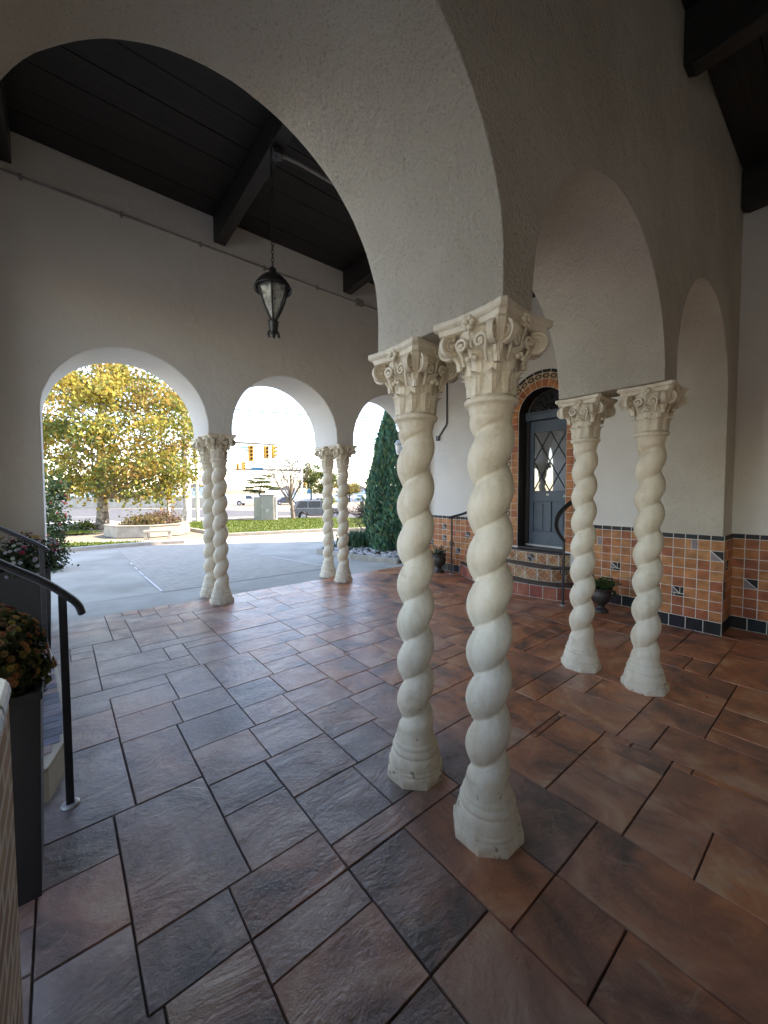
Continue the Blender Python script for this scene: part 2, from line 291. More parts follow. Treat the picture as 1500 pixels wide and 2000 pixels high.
# ------------------------------------------------------------------ mesh builder
class MB:
    def __init__(s): s.v = []; s.f = []; s.c = []; s.sm = []
    def add(s, vs, fs, c=(1, 1, 1), smooth=False):
        o = len(s.v); s.v += [tuple(v) for v in vs]
        for f in fs: s.f.append(tuple(i + o for i in f)); s.c.append(c); s.sm.append(smooth)
        return s
    def box(s, x0, x1, y0, y1, z0, z1, c=(1, 1, 1)):
        vs = [(x, y, z) for z in (z0, z1) for y in (y0, y1) for x in (x0, x1)]
        return s.add(vs, [(0, 2, 3, 1), (4, 5, 7, 6), (0, 1, 5, 4), (2, 6, 7, 3), (0, 4, 6, 2), (1, 3, 7, 5)], c)
    def obox(s, ctr, ax, ay, az, c=(1, 1, 1)):     # half-axis vectors
        ctr = Vector(ctr); ax = Vector(ax); ay = Vector(ay); az = Vector(az)
        vs = [ctr + i * ax + j * ay + k * az for k in (-1, 1) for j in (-1, 1) for i in (-1, 1)]
        return s.add(vs, [(0, 2, 3, 1), (4, 5, 7, 6), (0, 1, 5, 4), (2, 6, 7, 3), (0, 4, 6, 2), (1, 3, 7, 5)], c)
    def prism(s, poly, z0, z1, c=(1, 1, 1), axis='z'):
        n = len(poly)
        if axis == 'z': vs = [(x, y, z0) for x, y in poly] + [(x, y, z1) for x, y in poly]
        elif axis == 'y': vs = [(x, z0, z) for x, z in poly] + [(x, z1, z) for x, z in poly]
        else: vs = [(z0, y, z) for y, z in poly] + [(z1, y, z) for y, z in poly]
        fs = [tuple(range(n))[::-1], tuple(range(n, 2 * n))] + [(i, (i + 1) % n, n + (i + 1) % n, n + i) for i in range(n)]
        return s.add(vs, fs, c)
    def lathe(s, prof, seg=32, ctr=(0, 0, 0), c=(1, 1, 1), cap=True, smooth=True):
        vs = []; fs = []
        for r, z in prof:
            for k in range(seg):
                a = 2 * PI * k / seg; vs.append((ctr[0] + r * math.cos(a), ctr[1] + r * math.sin(a), ctr[2] + z))
        for j in range(len(prof) - 1):
            for k in range(seg):
                k2 = (k + 1) % seg; fs.append((j * seg + k, j * seg + k2, (j + 1) * seg + k2, (j + 1) * seg + k))
        s.add(vs, fs, c, smooth)
        if cap:
            m = len(prof) - 1
            s.add([vs[k] for k in range(seg)], [tuple(range(seg))[::-1]], c)
            s.add([vs[m * seg + k] for k in range(seg)], [tuple(range(seg))], c)
        return s
    def tube(s, pts, r, seg=8, c=(1, 1, 1), flat=1.0):
        pts = [Vector(p) for p in pts]; n = len(pts); vs = []; fs = []
        rs = r if isinstance(r, (list, tuple)) else [r] * n
        up = Vector((0, 0, 1)); prev = None
        for i, p in enumerate(pts):
            t = (pts[min(i + 1, n - 1)] - pts[max(i - 1, 0)])
            t = t.normalized() if t.length > 1e-9 else Vector((0, 0, 1))
            if prev is None:
                a = t.cross(up)
                if a.length < 0.05: a = t.cross(Vector((1, 0, 0)))
            else:
                a = prev - t * prev.dot(t)
                if a.length < 1e-6: a = t.cross(up)
            a.normalize(); prev = a; b = t.cross(a)
            for k in range(seg):
                th = 2 * PI * k / seg; vs.append(p + (a * math.cos(th) + b * math.sin(th) * flat) * rs[i])
        for i in range(n - 1):
            for k in range(seg):
                k2 = (k + 1) % seg; fs.append((i * seg + k, i * seg + k2, (i + 1) * seg + k2, (i + 1) * seg + k))
        s.add(vs, fs, c, True)
        s.add(vs[:seg], [tuple(range(seg))[::-1]], c); s.add(vs[-seg:], [tuple(range(seg))], c)
        return s
    def ball(s, ctr, rx, ry=None, rz=None, seg=12, rings=8, c=(1, 1, 1), jit=0, rot=None):
        ry = ry or rx; rz = rz or rx; vs = []; fs = []
        for j in range(rings + 1):
            ph = PI * j / rings
            for k in range(seg):
                th = 2 * PI * k / seg
                q = Vector((rx * math.sin(ph) * math.cos(th), ry * math.sin(ph) * math.sin(th), rz * math.cos(ph)))
                if jit: q *= 1 + jit * noise.noise(Vector((ctr[0] * 9, ctr[1] * 9, ctr[2] * 9)) + q * (1.2 / max(rx, 1e-3)))
                if rot: q = rot @ q
                vs.append(q + Vector(ctr))
        for j in range(rings):
            for k in range(seg):
                k2 = (k + 1) % seg; fs.append((j * seg + k, (j + 1) * seg + k, (j + 1) * seg + k2, j * seg + k2))
        return s.add(vs, fs, c, True)
    def build(s, name, m, parent=None, loc=(0, 0, 0), rotz=0, bevel=0, weld=True, sharp=None):
        me = bpy.data.meshes.new(name)
        me.from_pydata(s.v, [], s.f); me.materials.append(m)
        me.polygons.foreach_set('use_smooth', s.sm)
        at = me.attributes.new('tint', 'FLOAT_COLOR', 'FACE')
        buf = []
        for c in s.c: buf += [c[0], c[1], c[2], 1.0]
        at.data.foreach_set('color', buf)
        if sharp is not None:
            for p in me.polygons: p.use_smooth = True
            me.set_sharp_from_angle(angle=math.radians(sharp))
        me.update()
        o = bpy.data.objects.new(name, me); COL.objects.link(o)
        o.location = loc; o.rotation_euler = (0, 0, rotz)
        if parent: o.parent = parent
        if bevel:
            b = o.modifiers.new('bevel', 'BEVEL'); b.width = bevel; b.segments = 2; b.limit_method = 'ANGLE'; b.angle_limit = math.radians(35)
        return o

def tag(o, label=None, cat=None, group=None, kind=None):
    if label: o['label'] = label
    if cat: o['category'] = cat
    if group: o['group'] = group
    if kind: o['kind'] = kind
    return o

def thing(name, label, cat, loc=(0, 0, 0), rotz=0, group=None):
    o = bpy.data.objects.new(name, None); COL.objects.link(o); o.empty_display_size = 0.2
    o.location = loc; o.rotation_euler = (0, 0, rotz)
    return tag(o, label, cat, group)

def bthing(name, label, cat, u=0, n=0, h=0, rotz=0, group=None):    # placed in building axes
    x, y = uv(u, n)
    return thing(name, label, cat, (x, y, h), YAW + rotz, group)

def children(o): return [c for c in bpy.data.objects if c.parent == o]

def dup(root, loc, rotz, label, group=None):
    kids = {}
    for c in bpy.data.objects:
        if c.parent: kids.setdefault(c.parent.name, []).append(c)
    r = root.copy(); COL.objects.link(r); r.location = loc; r.rotation_euler = (0, 0, rotz); r['label'] = label
    if group: r['group'] = group
    for ch in kids.get(root.name, []):
        c = ch.copy(); COL.objects.link(c); c.parent = r
        for g in kids.get(ch.name, []):
            d = g.copy(); COL.objects.link(d); d.parent = c
    return r

def struct(name, mb, m, loc=(0, 0, 0), rotz=0, kind='structure', **kw):
    o = mb.build(name, m, None, loc, rotz, **kw); o['kind'] = kind
    return o

# ------------------------------------------------------------------ the porch floor (stamped slate)
USEG = [  # n, u0, u1   joints that run along the arcades
 (0.36,1.85,2.18),(0.46,1.15,1.46),(0.52,2.54,3.3),(0.61,1.85,2.54),(0.71,1.15,1.85),(0.80,0.46,1.15),(0.81,2.54,3.02),(0.96,1.85,2.54),
 (1.05,1.15,1.31),(1.05,1.70,1.85),(1.09,0.46,0.85),(1.21,2.24,2.54),(1.25,0.16,2.6),(1.38,1.20,1.54),(1.38,0.85,1.20),(1.48,0.16,0.85),
 (1.57,-0.1,0.16),(1.72,0.85,1.24),(1.72,1.24,1.54),(1.82,0.55,0.85),(1.91,-0.1,0.16),(1.99,1.24,1.85),(2.07,0.55,1.24),(2.16,-0.1,0.55),
 (2.33,1.24,1.95),(2.42,0.55,1.28),(2.45,0.12,0.25),(2.59,1.65,2.33),(2.68,0.94,1.65),(2.76,0.25,0.94),(2.84,-0.1,0.25),(2.94,1.65,2.03),
 (3.02,0.94,1.65),(3.09,0.25,0.94),(3.26,1.33,1.70),(3.42,0.2,0.64),(3.0,2.0,2.6),(2.25,1.95,2.6),(1.62,1.54,2.2),(1.95,1.85,2.6),(3.3,2.03,2.6),(3.27,1.65,2.03),(0.62,-0.1,0.2),(1.05,-0.1,0.16),(0.58,0.2,0.46),(3.25,-0.1,0.22)]
NSEG = [  # u, n0, n1   joints that run across
 (0.16,1.25,2.16),(0.25,2.16,3.42),(0.46,0.70,1.48),(0.55,1.48,2.76),(0.59,2.76,3.09),(0.64,3.09,3.6),(0.85,0.80,2.07),(0.89,2.07,2.42),
 (0.94,2.42,3.6),(1.15,0.1,1.25),(1.20,1.38,1.72),(1.24,1.72,2.68),(1.28,2.68,3.02),(1.33,3.02,3.6),(1.46,0.1,1.25),(1.54,1.25,1.99),
 (1.59,1.99,2.33),(1.65,2.33,3.27),(1.85,0.1,1.25),(1.95,1.99,2.59),(2.0,2.59,2.94),(2.03,2.94,3.6),(2.18,0.1,0.96),(2.24,0.96,1.62),
 (2.42,0.61,0.96),(2.54,0.1,1.25),(2.2,1.25,2.25),(0.85,0.1,0.80),(0.46,0.1,0.7),(1.70,3.26,3.6),(2.33,2.25,3.0),(0.2,0.1,1.25)]
ZU0, ZU1, ZN0, ZN1 = -0.10, 2.60, 0.10, 3.60
def porch_floor():
    rects = []
    us = sorted(set([ZU0, ZU1] + [x[0] for x in NSEG])); ns = sorted(set([ZN0, ZN1] + [x[0] for x in USEG]))
    nu, nn = len(us) - 1, len(ns) - 1
    par = list(range(nu * nn))
    def find(a):
        while par[a] != a: par[a] = par[par[a]]; a = par[a]
        return a
    tol = 0.045
    def nwall(i, j):      # wall on line us[i] between ns[j], ns[j+1]
        m = (ns[j] + ns[j + 1]) / 2
        return any(abs(u - us[i]) < 1e-6 and a - tol <= m <= b + tol for u, a, b in NSEG)
    def uwall(i, j):
        m = (us[i] + us[i + 1]) / 2
        return any(abs(n - ns[j]) < 1e-6 and a - tol <= m <= b + tol for n, a, b in USEG)
    for i in range(nu):
        for j in range(nn):
            if i + 1 < nu and not nwall(i + 1, j): par[find(i * nn + j)] = find((i + 1) * nn + j)
            if j + 1 < nn and not uwall(i, j + 1): par[find(i * nn + j)] = find(i * nn + j + 1)
    mb = MB(); g = 0.0017; tint = {}
    def T(k):
        if k not in tint: tint[k] = (R.random(), R.random(), R.random())
        return tint[k]
    def cell(i, j):
        if 0 <= i < nu and 0 <= j < nn: return find(i * nn + j)
        return -1
    def slab(u0, u1, n0, n1, w, c):   # w = which sides are joints (left, right, front, back)
        g = 0.0010 + 0.0022 * c[2]; dz = (c[0] - 0.5) * 0.0022
        a = u0 + (g if w[0] else 0); b = u1 - (g if w[1] else 0); d = n0 + (g if w[2] else 0); e = n1 - (g if w[3] else 0)
        if b - a < 0.004 or e - d < 0.004: return
        ch = 0.003
        a2 = a + (ch if w[0] else 0); b2 = b - (ch if w[1] else 0); d2 = d + (ch if w[2] else 0); e2 = e - (ch if w[3] else 0)
        vs = [(a, d, -0.0075), (b, d, -0.0075), (b, e, -0.0075), (a, e, -0.0075), (a2, d2, dz), (b2, d2, dz), (b2, e2, dz), (a2, e2, dz)]
        fs = [(4, 5, 6, 7)]
        if w[2]: fs.append((0, 1, 5, 4))
        if w[1]: fs.append((1, 2, 6, 5))
        if w[3]: fs.append((2, 3, 7, 6))
        if w[0]: fs.append((3, 0, 4, 7))
        mb.add(vs, fs, c)
    for i in range(nu):
        for j in range(nn):
            k = cell(i, j)
            slab(us[i], us[i + 1], ns[j], ns[j + 1], (cell(i - 1, j) != k, cell(i + 1, j) != k, cell(i, j - 1) != k, cell(i, j + 1) != k), T(k))
    # the rest: random ashlar on a 0.17 m module
    q = 0.172; U0, U1, N0, N1 = -1.5, 5.7, -4.0, 5.80
    gu, gn = int((U1 - U0) / q) + 1, int((N1 - N0) / q)
    occ = [[False] * gn for _ in range(gu)]
    def X(i): return U0 + i * q
    def Y(j): return N0 + (N1 - N0) * j / gn
    sizes = [(4, 2), (2, 2), (3, 2), (4, 2), (4, 3), (2, 1), (3, 2), (3, 2), (2, 3), (4, 1), (3, 3)]
    def inzone(i, j):
        x, y = X(i) + q / 2, Y(j) + q / 2
        return ZU0 < x < ZU1 and ZN0 < y < ZN1
    for j in range(gn):
        for i in range(gu):
            if occ[i][j] or inzone(i, j): continue
            a, b = R.choice(sizes)
            def ok(a, b): return all(i + x < gu and j + y < gn and not occ[i + x][j + y] and not inzone(i + x, j + y) for x in range(a) for y in range(b))
            while not ok(a, b):
                if a > 1 and (a >= b or b == 1): a -= 1
                elif b > 1: b -= 1
                else: break
            for x in range(a):
                for y in range(b): occ[i + x][j + y] = True
            u0, u1, n0, n1 = X(i), X(i + a), Y(j), Y(j + b)
            # meet the drawn zone exactly
            def clip(v, z0, z1): return z0 if abs(v - z0) < q * 0.55 else (z1 if abs(v - z1) < q * 0.55 else v)
            if n0 < ZN1 and n1 > ZN0: u0, u1 = clip(u0, ZU1, ZU1) if u0 >= ZU1 - q else u0, clip(u1, ZU0, ZU0) if u1 <= ZU0 + q else u1
            if u0 < ZU1 and u1 > ZU0: n0, n1 = clip(n0, ZN1, ZN1) if n0 >= ZN1 - q else n0, clip(n1, ZN0, ZN0) if n1 <= ZN0 + q else n1
            slab(u0, u1, n0, n1, (1, 1, 1, 1), (R.random(), R.random(), R.random()))
    struct('porch_floor', mb, M['slate'], rotz=YAW)
    b = MB(); b.box(-1.6, 5.75, -4.1, 5.80, -0.25, -0.007)
    struct('porch_slab', b, M['joint'], rotz=YAW)
porch_floor()

# ------------------------------------------------------------------ arcade walls
def arcade(name, label, u0, u1, n0, n1, top, openings, spring, m, floor_piers, bev=0.012, low=None):
    """a wall u0..u1 thick n0..n1 with round-headed openings [(ul, ur)]; piers between them stop at the capitals unless they reach the floor"""
    poly = [(u0, top), (u0, 0.0 if floor_piers[0] else spring)]
    for k, (a, b, hc) in enumerate(openings):
        c, r = (a + b) / 2, (b - a) / 2
        zl = 0.0 if k in floor_piers[0] else spring
        poly.append((a, low if k == 1 and low else zl))
        for i in range(0, 49):
            t = PI - PI * i / 48
            poly.append((c + r * math.cos(t), hc + r * math.sin(t)))
            wob = 1 + 0.0075 * noise.noise(Vector((c * 3 + 2.2 * math.cos(t) * 3, n0 * 5, 2.2 * math.sin(t) * 3)))
            poly[-1] = (c + r * wob * math.cos(t), hc + r * wob * math.sin(t))
        poly.append((b, 0.0 if k in floor_piers[1] else (low if k == 0 and low else spring)))
    poly += [(u1, 0.0), (u1, top)]
    mb = MB(); mb.prism(poly, n0, n1, axis='y')
    o = mb.build(name, m, None, rotz=YAW, bevel=bev, sharp=32)
    return tag(o, label, 'wall')

PN0, PN1 = 0.87, 1.61
QN0, QN1 = 5.38, 6.10
SP = 2.252
P_OPEN = [(-0.155, 1.30, 2.36), (1.505, 3.215, 2.256), (3.48, 5.215, 2.395)]      # left, right, height of the arc's centre
Q_OPEN = [(-0.11, 1.522, 2.32), (1.83, 3.49, 2.34), (3.815, 5.56, 2.34)]
arcade('arcade_wall', 'rough stucco wall overhead with the large near arch, its dim face filling the upper right', -0.70, 5.64, PN0, PN1, 5.06, P_OPEN, SP, M['stucco'], ({}, {2}), 0.016, SP * 0.977)
arcade('arcade_wall', 'far stucco wall whose three arches open onto the driveway and the yellow tree', -2.6, 8.6, QN0, QN1, 5.06, Q_OPEN, SP, M['stucco_smooth'], ({0}, {2}), 0.012)

# side wall with the door opening (plane u = 5.65)
WU = 5.65
DC, DR, DSP, DTH = 3.08, 0.38, 2.67, 0.62
poly = [(-4.0, 5.06), (-4.0, 0.0), (DC - DR, 0.0)]
for i in range(0, 33):
    t = PI - PI * i / 32
    poly.append((DC + DR * math.cos(t), DSP + DR * math.sin(t)))
poly += [(DC + DR, 0.0), (QN0 - 0.003, 0.0), (QN0 - 0.003, 5.06)]
mb = MB(); mb.prism(poly, WU, WU + 0.5, axis='x')
entry = bthing('entrance_wall', 'pale stucco side wall around the blue door, with a terracotta tiled foot', 'wall')
mb.build('stucco_face', M['stucco_smooth'], entry, sharp=30)
mb = MB(); mb.box(WU + 0.503, WU + 0.7, -4.0, QN0 - 0.01, 0, 5.06); mb.build('backing', M['door_dark'], entry)

TERRA = [(0.46, 0.185, 0.075), (0.52, 0.225, 0.085), (0.53, 0.245, 0.10), (0.42, 0.145, 0.065), (0.49, 0.20, 0.078), (0.39, 0.13, 0.065), (0.54, 0.265, 0.11), (0.46, 0.165, 0.07), (0.48, 0.21, 0.09), (0.50, 0.215, 0.085)]
DARKT = (0.016, 0.015, 0.017); LAV = (0.27, 0.235, 0.26); TAN = [(0.47, 0.30, 0.17), (0.43, 0.235, 0.115), (0.50, 0.345, 0.215), (0.40, 0.19, 0.095)]
def panel(parent, name, org, d, nrm, length, h_top=1.035, accents=0.075, seed=0):
    """tiled foot of a wall: org (u, n), running along d, tiles facing nrm"""
    rr = random.Random(seed); o = Vector((org[0], org[1], 0)); d = Vector((d[0], d[1], 0)); w = Vector((nrm[0], nrm[1], 0)); z = Vector((0, 0, 1))
    g = MB(); g.obox(o + d * length / 2 + w * 0.006 + z * h_top / 2, d * (length / 2), w * 0.006, z * (h_top / 2)); g.build('grout_bed', M['grout'], parent)
    t = MB()
    def poly2(pts, c, out=0.0155):
        k = len(pts); ctr = (sum(p[0] for p in pts) / k, sum(p[1] for p in pts) / k)
        vs = [o + d * p[0] + z * p[1] + w * 0.012 for p in pts] + [o + d * (p[0] + (ctr[0] - p[0]) * 0.035) + z * (p[1] + (ctr[1] - p[1]) * 0.035) + w * (out + rr.uniform(-0.0011, 0.0008)) for p in pts]
        fs = [tuple(range(k, 2 * k))] + [(i, (i + 1) % k, k + (i + 1) % k, k + i) for i in range(k)]
        if d.cross(z).dot(w) < 0: fs = [f[::-1] for f in fs]
        t.add(vs, fs, c)
    def tl(a, b, c0, c1, c, gg=0.0035): poly2([(a + gg, c0 + gg), (b - gg, c0 + gg), (b - gg, c1 - gg), (a + gg, c1 - gg)], c)
    k = max(1, round(length / 0.155)); s = length / k
    for i in range(k): tl(i * s, (i + 1) * s, 0.0, 0.135, tuple(x * rr.uniform(0.7, 1.4) for x in DARKT))
    k = max(1, round(length / 0.112)); s = length / k
    for i in range(k): tl(i * s, (i + 1) * s, h_top - 0.055, h_top, tuple(x * rr.uniform(0.8, 1.5) for x in (0.022, 0.020, 0.024)))
    rows = 8; rh = (h_top - 0.055 - 0.135) / rows
    for j in range(rows):
        for i in range(k):
            a, b, c0, c1 = i * s, (i + 1) * s, 0.135 + j * rh, 0.135 + (j + 1) * rh
            if rr.random() < accents:
                q = rr.random(); e = 0.003
                if q < 0.35: # split diagonally
                    poly2([(a + e, c0 + e), (b - e * 3, c0 + e), (a + e, c1 - e * 3)], LAV); poly2([(b - e, c0 + e * 3), (b - e, c1 - e), (a + e * 3, c1 - e)], DARKT)
                elif q < 0.75:
                    m = a + s * 0.68; mz = c0 + rh * 0.28
                    poly2([(a + e, mz + e), (m - e * 3, mz + e), (a + e, c1 - e * 3)], LAV); poly2([(m - e, mz + e * 3), (m - e, c1 - e), (a + e * 3, c1 - e)], rr.choice([LAV, DARKT]))
                    tl(m, b, c0 + rh * .3, c1, DARKT, e); tl(a + s * .2, b, c0, mz, DARKT, e); tl(a, a + s * .2, c0, mz, DARKT, e)
                else:
                    m = a + s * 0.5; tl(a, m, c0, c1, rr.choice(TERRA), e); tl(m, b, c0, c1, LAV, e)
            else:
                c = rr.choice(TERRA); f = rr.uniform(0.85, 1.15); tl(a, b, c0, c1, tuple(x * f for x in c))
    t.build('wainscot_tiles', M['tile'], parent)

panel(entry, 'w', (WU, DC - 0.66), (0, -1), (-1, 0), DC - 0.66 - PN1, seed=3, accents=0.12)
panel(entry, 'w', (WU, QN0), (0, -1), (-1, 0), QN0 - (DC + 0.66), seed=5, accents=0.12)
panel(entry, 'w', (WU, PN0), (0, -1), (-1, 0), 3.5, seed=9, accents=0.12)
pier = bthing('tiled_pier_foot', 'terracotta tiled foot of the stucco pier at the right end of the near arcade', 'tiling')
panel(pier, 'w', (5.215, PN1), (0, -1), (-1, 0), PN1 - PN0 + 0.0155, seed=15, accents=0.15)
panel(pier, 'w', (5.215 - 0.0005, PN0), (1, 0), (0, -1), WU - 5.215, seed=21, accents=0.13)

# tiled surround of the door
def surround():
    t = MB(); g = MB(); rr = random.Random(4)
    bands = [(0.004, 0.118, 'terra'), (0.118, 0.212, 'ring'), (0.212, 0.262, 'dark')]
    def pt(s, off):     # s: distance along the inner edge from the left foot up and over; off: outward
        hs = DSP - DTH; arc = PI * DR
        if s < hs: return (DC + DR + off, DTH + s)
        if s < hs + arc:
            a = (s - hs) / DR
            return (DC + (DR + off) * math.cos(a), DSP + (DR + off) * math.sin(a))
        return (DC - DR - off, DSP - (s - hs - arc))
    tot = 2 * (DSP - DTH) + PI * DR
    # grout bed
    K = 120
    for i in range(K):
        a, b = tot * i / K, tot * (i + 1) / K
        q = [pt(a, 0.0), pt(b, 0.0), pt(b, 0.266), pt(a, 0.266)]
        g.add([(WU - 0.010, p[0], p[1]) for p in q] + [(WU + 0.02, p[0], p[1]) for p in q], [(0, 1, 2, 3), (0, 4, 5, 1), (3, 2, 6, 7)])
    g.build('grout_bed', M['grout'], entry)
    hs = DSP - DTH
    cuts = [hs * i / 18 for i in range(18)] + [hs + PI * DR * i / 14 for i in range(14)] + [hs + PI * DR + hs * i / 18 for i in range(19)]
    for i in range(len(cuts) - 1):
        a, b = cuts[i] + 0.003, cuts[i + 1] - 0.003
        for o0, o1, kind in bands:
            o0 += 0.003; o1 -= 0.003
            if kind == 'terra': c = rr.choice(TERRA)
            elif kind == 'ring': c = (0.50, 0.37, 0.23)
            else: c = (0.02, 0.018, 0.02)
            if kind == 'dark' and cuts[i] < 1.0 or kind == 'dark' and cuts[i] > tot - 1.0: c = (0.30, 0.14, 0.09)
            m = (a + b) / 2
            q = [pt(a, o0), pt(b, o0), pt(b, o1), pt(a, o1)]
            t.add([(WU - 0.0135, p[0], p[1]) for p in q], [(0, 1, 2, 3)], c)
            if kind == 'ring':       # a painted black ring with small joining bars
                cc = (o0 + o1) / 2; ra, rb = (b - a) * 0.43, 0.034; vs = []; fs = []
                for k in range(14):
                    th = 2 * PI * k / 14
                    for f in (1.0, 0.60):
                        p = pt(m + ra * f * math.cos(th), cc + rb * f * math.sin(th)); vs.append((WU - 0.0152, p[0], p[1]))
                fs = [(2 * k, 2 * ((k + 1) % 14), 2 * ((k + 1) % 14) + 1, 2 * k + 1) for k in range(14)]
                t.add(vs, fs, (0.02, 0.018, 0.02))
                p = [pt(a - 0.004, cc - 0.008), pt(m - ra * 0.9, cc - 0.008), pt(m - ra * 0.9, cc + 0.008), pt(a - 0.004, cc + 0.008)]
                t.add([(WU - 0.0158, x[0], x[1]) for x in p], [(0, 1, 2, 3)], (0.02, 0.018, 0.02))
    t.build('door_surround_tiles', M['tile'], entry)
surround()

# the door in its deep reveal
DU = WU + 0.22
door = bthing('arched_door', 'slate blue half glazed door with diamond leaded panes under a dark fanlight', 'door')
mb = MB()      # reveal lining, dark tiles
for i in range(40):
    def rp(k):
        L1 = DSP - DTH; tot = 2 * L1 + PI * DR; s = tot * k / 40
        if s < L1: return (DC + DR, DTH + s)
        if s < L1 + PI * DR: a = (s - L1) / DR; return (DC + DR * math.cos(a), DSP + DR * math.sin(a))
        return (DC - DR, DSP - (s - L1 - PI * DR))
    p, q = rp(i), rp(i + 1)
    k = 0.994
    for a0, a1 in ((WU - 0.011, WU + 0.10), (WU + 0.104, DU)):
        ip = (DC + (p[0] - DC) * k, p[1] - (0.003 if p[1] > DSP else 0)); iq = (DC + (q[0] - DC) * k, q[1] - (0.003 if q[1] > DSP else 0))
        e = 0.02
        jp = (ip[0] + (iq[0] - ip[0]) * e, ip[1] + (iq[1] - ip[1]) * e); jq = (iq[0] - (iq[0] - ip[0]) * e, iq[1] - (iq[1] - ip[1]) * e)
        mb.add([(a0, *jp), (a1, *jp), (a1, *jq), (a0, *jq)], [(0, 1, 2, 3)], (1, 1, 1))
mb.build('reveal_tiles', M['door_dark'], door)
mb = MB()
for i in range(40):
    p, q = rp(i), rp(i + 1); k = 0.9985
    f = lambda w_: (DC + (w_[0] - DC) * k, w_[1] - (0.001 if w_[1] > DSP else 0))
    mb.add([(WU - 0.009, *f(p)), (DU, *f(p)), (DU, *f(q)), (WU - 0.009, *f(q))], [(0, 1, 2, 3)])
mb.build('reveal_bed', mat('brown_grout', (0.05, 0.036, 0.03), (0.08, 0.06, 0.05), scale=12, rough=0.9), door)
mb = MB(); mb.box(DU + 0.05, DU + 0.06, DC - DR, DC + DR, DTH, DSP + DR); mb.build('dark_backing', M['lead'], door)
TRZ = 2.60
leaf = MB()      # stiles, rails
def dbox(m_, n0, n1, z0, z1, du0=0.0, du1=0.045): m_.box(DU + du0, DU + du1, n0, n1, z0, z1)
ln, rn = DC + DR - 0.065, DC - DR + 0.04
G0, G1 = 1.50, 2.42
dbox(leaf, ln - 0.065, ln, DTH + 0.03, TRZ); dbox(leaf, rn, rn + 0.065, DTH + 0.03, TRZ)
dbox(leaf, rn + 0.065, ln - 0.065, G1, TRZ); dbox(leaf, rn + 0.065, ln - 0.065, 1.33, G0); dbox(leaf, rn + 0.065, ln - 0.065, DTH + 0.03, 0.86)
dbox(leaf, DC - 0.05, DC + 0.05, 0.86, 1.33)
lo = leaf.build('door_leaf', M['door'], door, bevel=0.006)
for s in (-1, 1):
    a, b = (DC + 0.05, ln - 0.065) if s > 0 else (rn + 0.065, DC - 0.05)
    pm = MB(); dbox(pm, a + 0.0, b - 0.0, 0.86, 1.33, 0.022, 0.03); dbox(pm, a + 0.04, b - 0.04, 0.90, 1.29, 0.008, 0.0215)
    pm.build('raised_panel', M['door'], lo, bevel=0.008)
gm = MB(); dbox(gm, rn + 0.065, ln - 0.065, G0, G1, 0.018, 0.026); gm.build('glass_pane', M['door_glass'], lo)
lm = MB(); gw = (ln - 0.065) - (rn + 0.065); a = rn + 0.065
def came(n0, z0, n1, z1): lm.tube([(DU + 0.016, n0, z0), (DU + 0.016, n1, z1)], 0.0085, 6)
cols, rows = 2, 2
for i in range(cols):
    for j in range(rows):
        x0, x1 = a + gw * i / cols, a + gw * (i + 1) / cols; z0, z1 = G0 + (G1 - G0) * j / rows, G0 + (G1 - G0) * (j + 1) / rows
        came(x0, z0, x1, z1); came(x0, z1, x1, z0)
lm.build('diamond_leading', M['lead'], lo)
fm = MB(); dbox(fm, DC + DR - 0.065, DC + DR - 0.006, DTH + 0.03, DSP, -0.02, 0.045); dbox(fm, DC - DR + 0.006, DC - DR + 0.035, DTH + 0.03, DSP, -0.02, 0.045)
fm.build('door_frame', M['door_dark'], door)
tm = MB(); dbox(tm, DC - DR + 0.006, DC + DR - 0.006, TRZ + 0.01, TRZ + 0.11, -0.05, 0.05); dbox(tm, DC - DR + 0.006, DC + DR - 0.006, TRZ + 0.11, TRZ + 0.135, -0.065, 0.05)
tm.build('transom_bar', M['door'], door, bevel=0.006)
fl = MB(); fz = TRZ + 0.135      # carved fan over the transom
for k in range(7):
    a0 = PI * (k + 0.12) / 7; a1 = PI * (k + 0.88) / 7; am = (a0 + a1) / 2
    for r0, r1 in ((0.07, 0.155), (0.17, 0.31)):
        vs = []
        for (aa, rr_, dd) in ((a0 * .25 + am * .75, r0, 0.01), (a1 * .25 + am * .75, r0, 0.01), (a1, r1 * .8, 0.012), (am, r1, 0.0), (a0, r1 * .8, 0.012)):
            vs.append((DU + dd, DC + rr_ * math.cos(aa), fz + rr_ * math.sin(aa) * 0.92))
        vs.append((DU - 0.02, DC + (r0 + r1) / 2 * math.cos(am), fz + (r0 + r1) / 2 * math.sin(am) * 0.92))
        fl.add(vs, [(0, 1, 5), (1, 2, 5), (2, 3, 5), (3, 4, 5), (4, 0, 5)])
fl.ball((DU, DC, fz + 0.02), 0.04, seg=10, rings=6)
fl.build('fanlight', mat('fanlight_grey', (0.035, 0.038, 0.042), rough=0.4), door)
sm = MB(); sm.box(WU - 0.0, DU + 0.05, DC - DR, DC + DR, DTH - 0.02, DTH + 0.0); sm.build('sill', M['nosing'], door)
sm = MB(); dbox(sm, DC - DR + 0.03, DC + DR - 0.03, DTH + 0.001, DTH + 0.03, -0.03, 0.05); sm.build('threshold', M['galv'], door)
pl = MB(); dbox(pl, DC - 0.012, DC + 0.03, 1.425, 1.455, -0.004, 0.0); pq = pl.build('number_plaque', M['plaque'], lo)
kb = MB(); kb.lathe([(0.012, 0), (0.012, 0.03), (0.026, 0.04), (0.028, 0.055), (0.015, 0.068)], 14); kn = kb.build('knob', M['alloy'], lo, loc=(DU, rn + 0.05, 1.42)); kn.rotation_euler = (0, -PI / 2, 0)

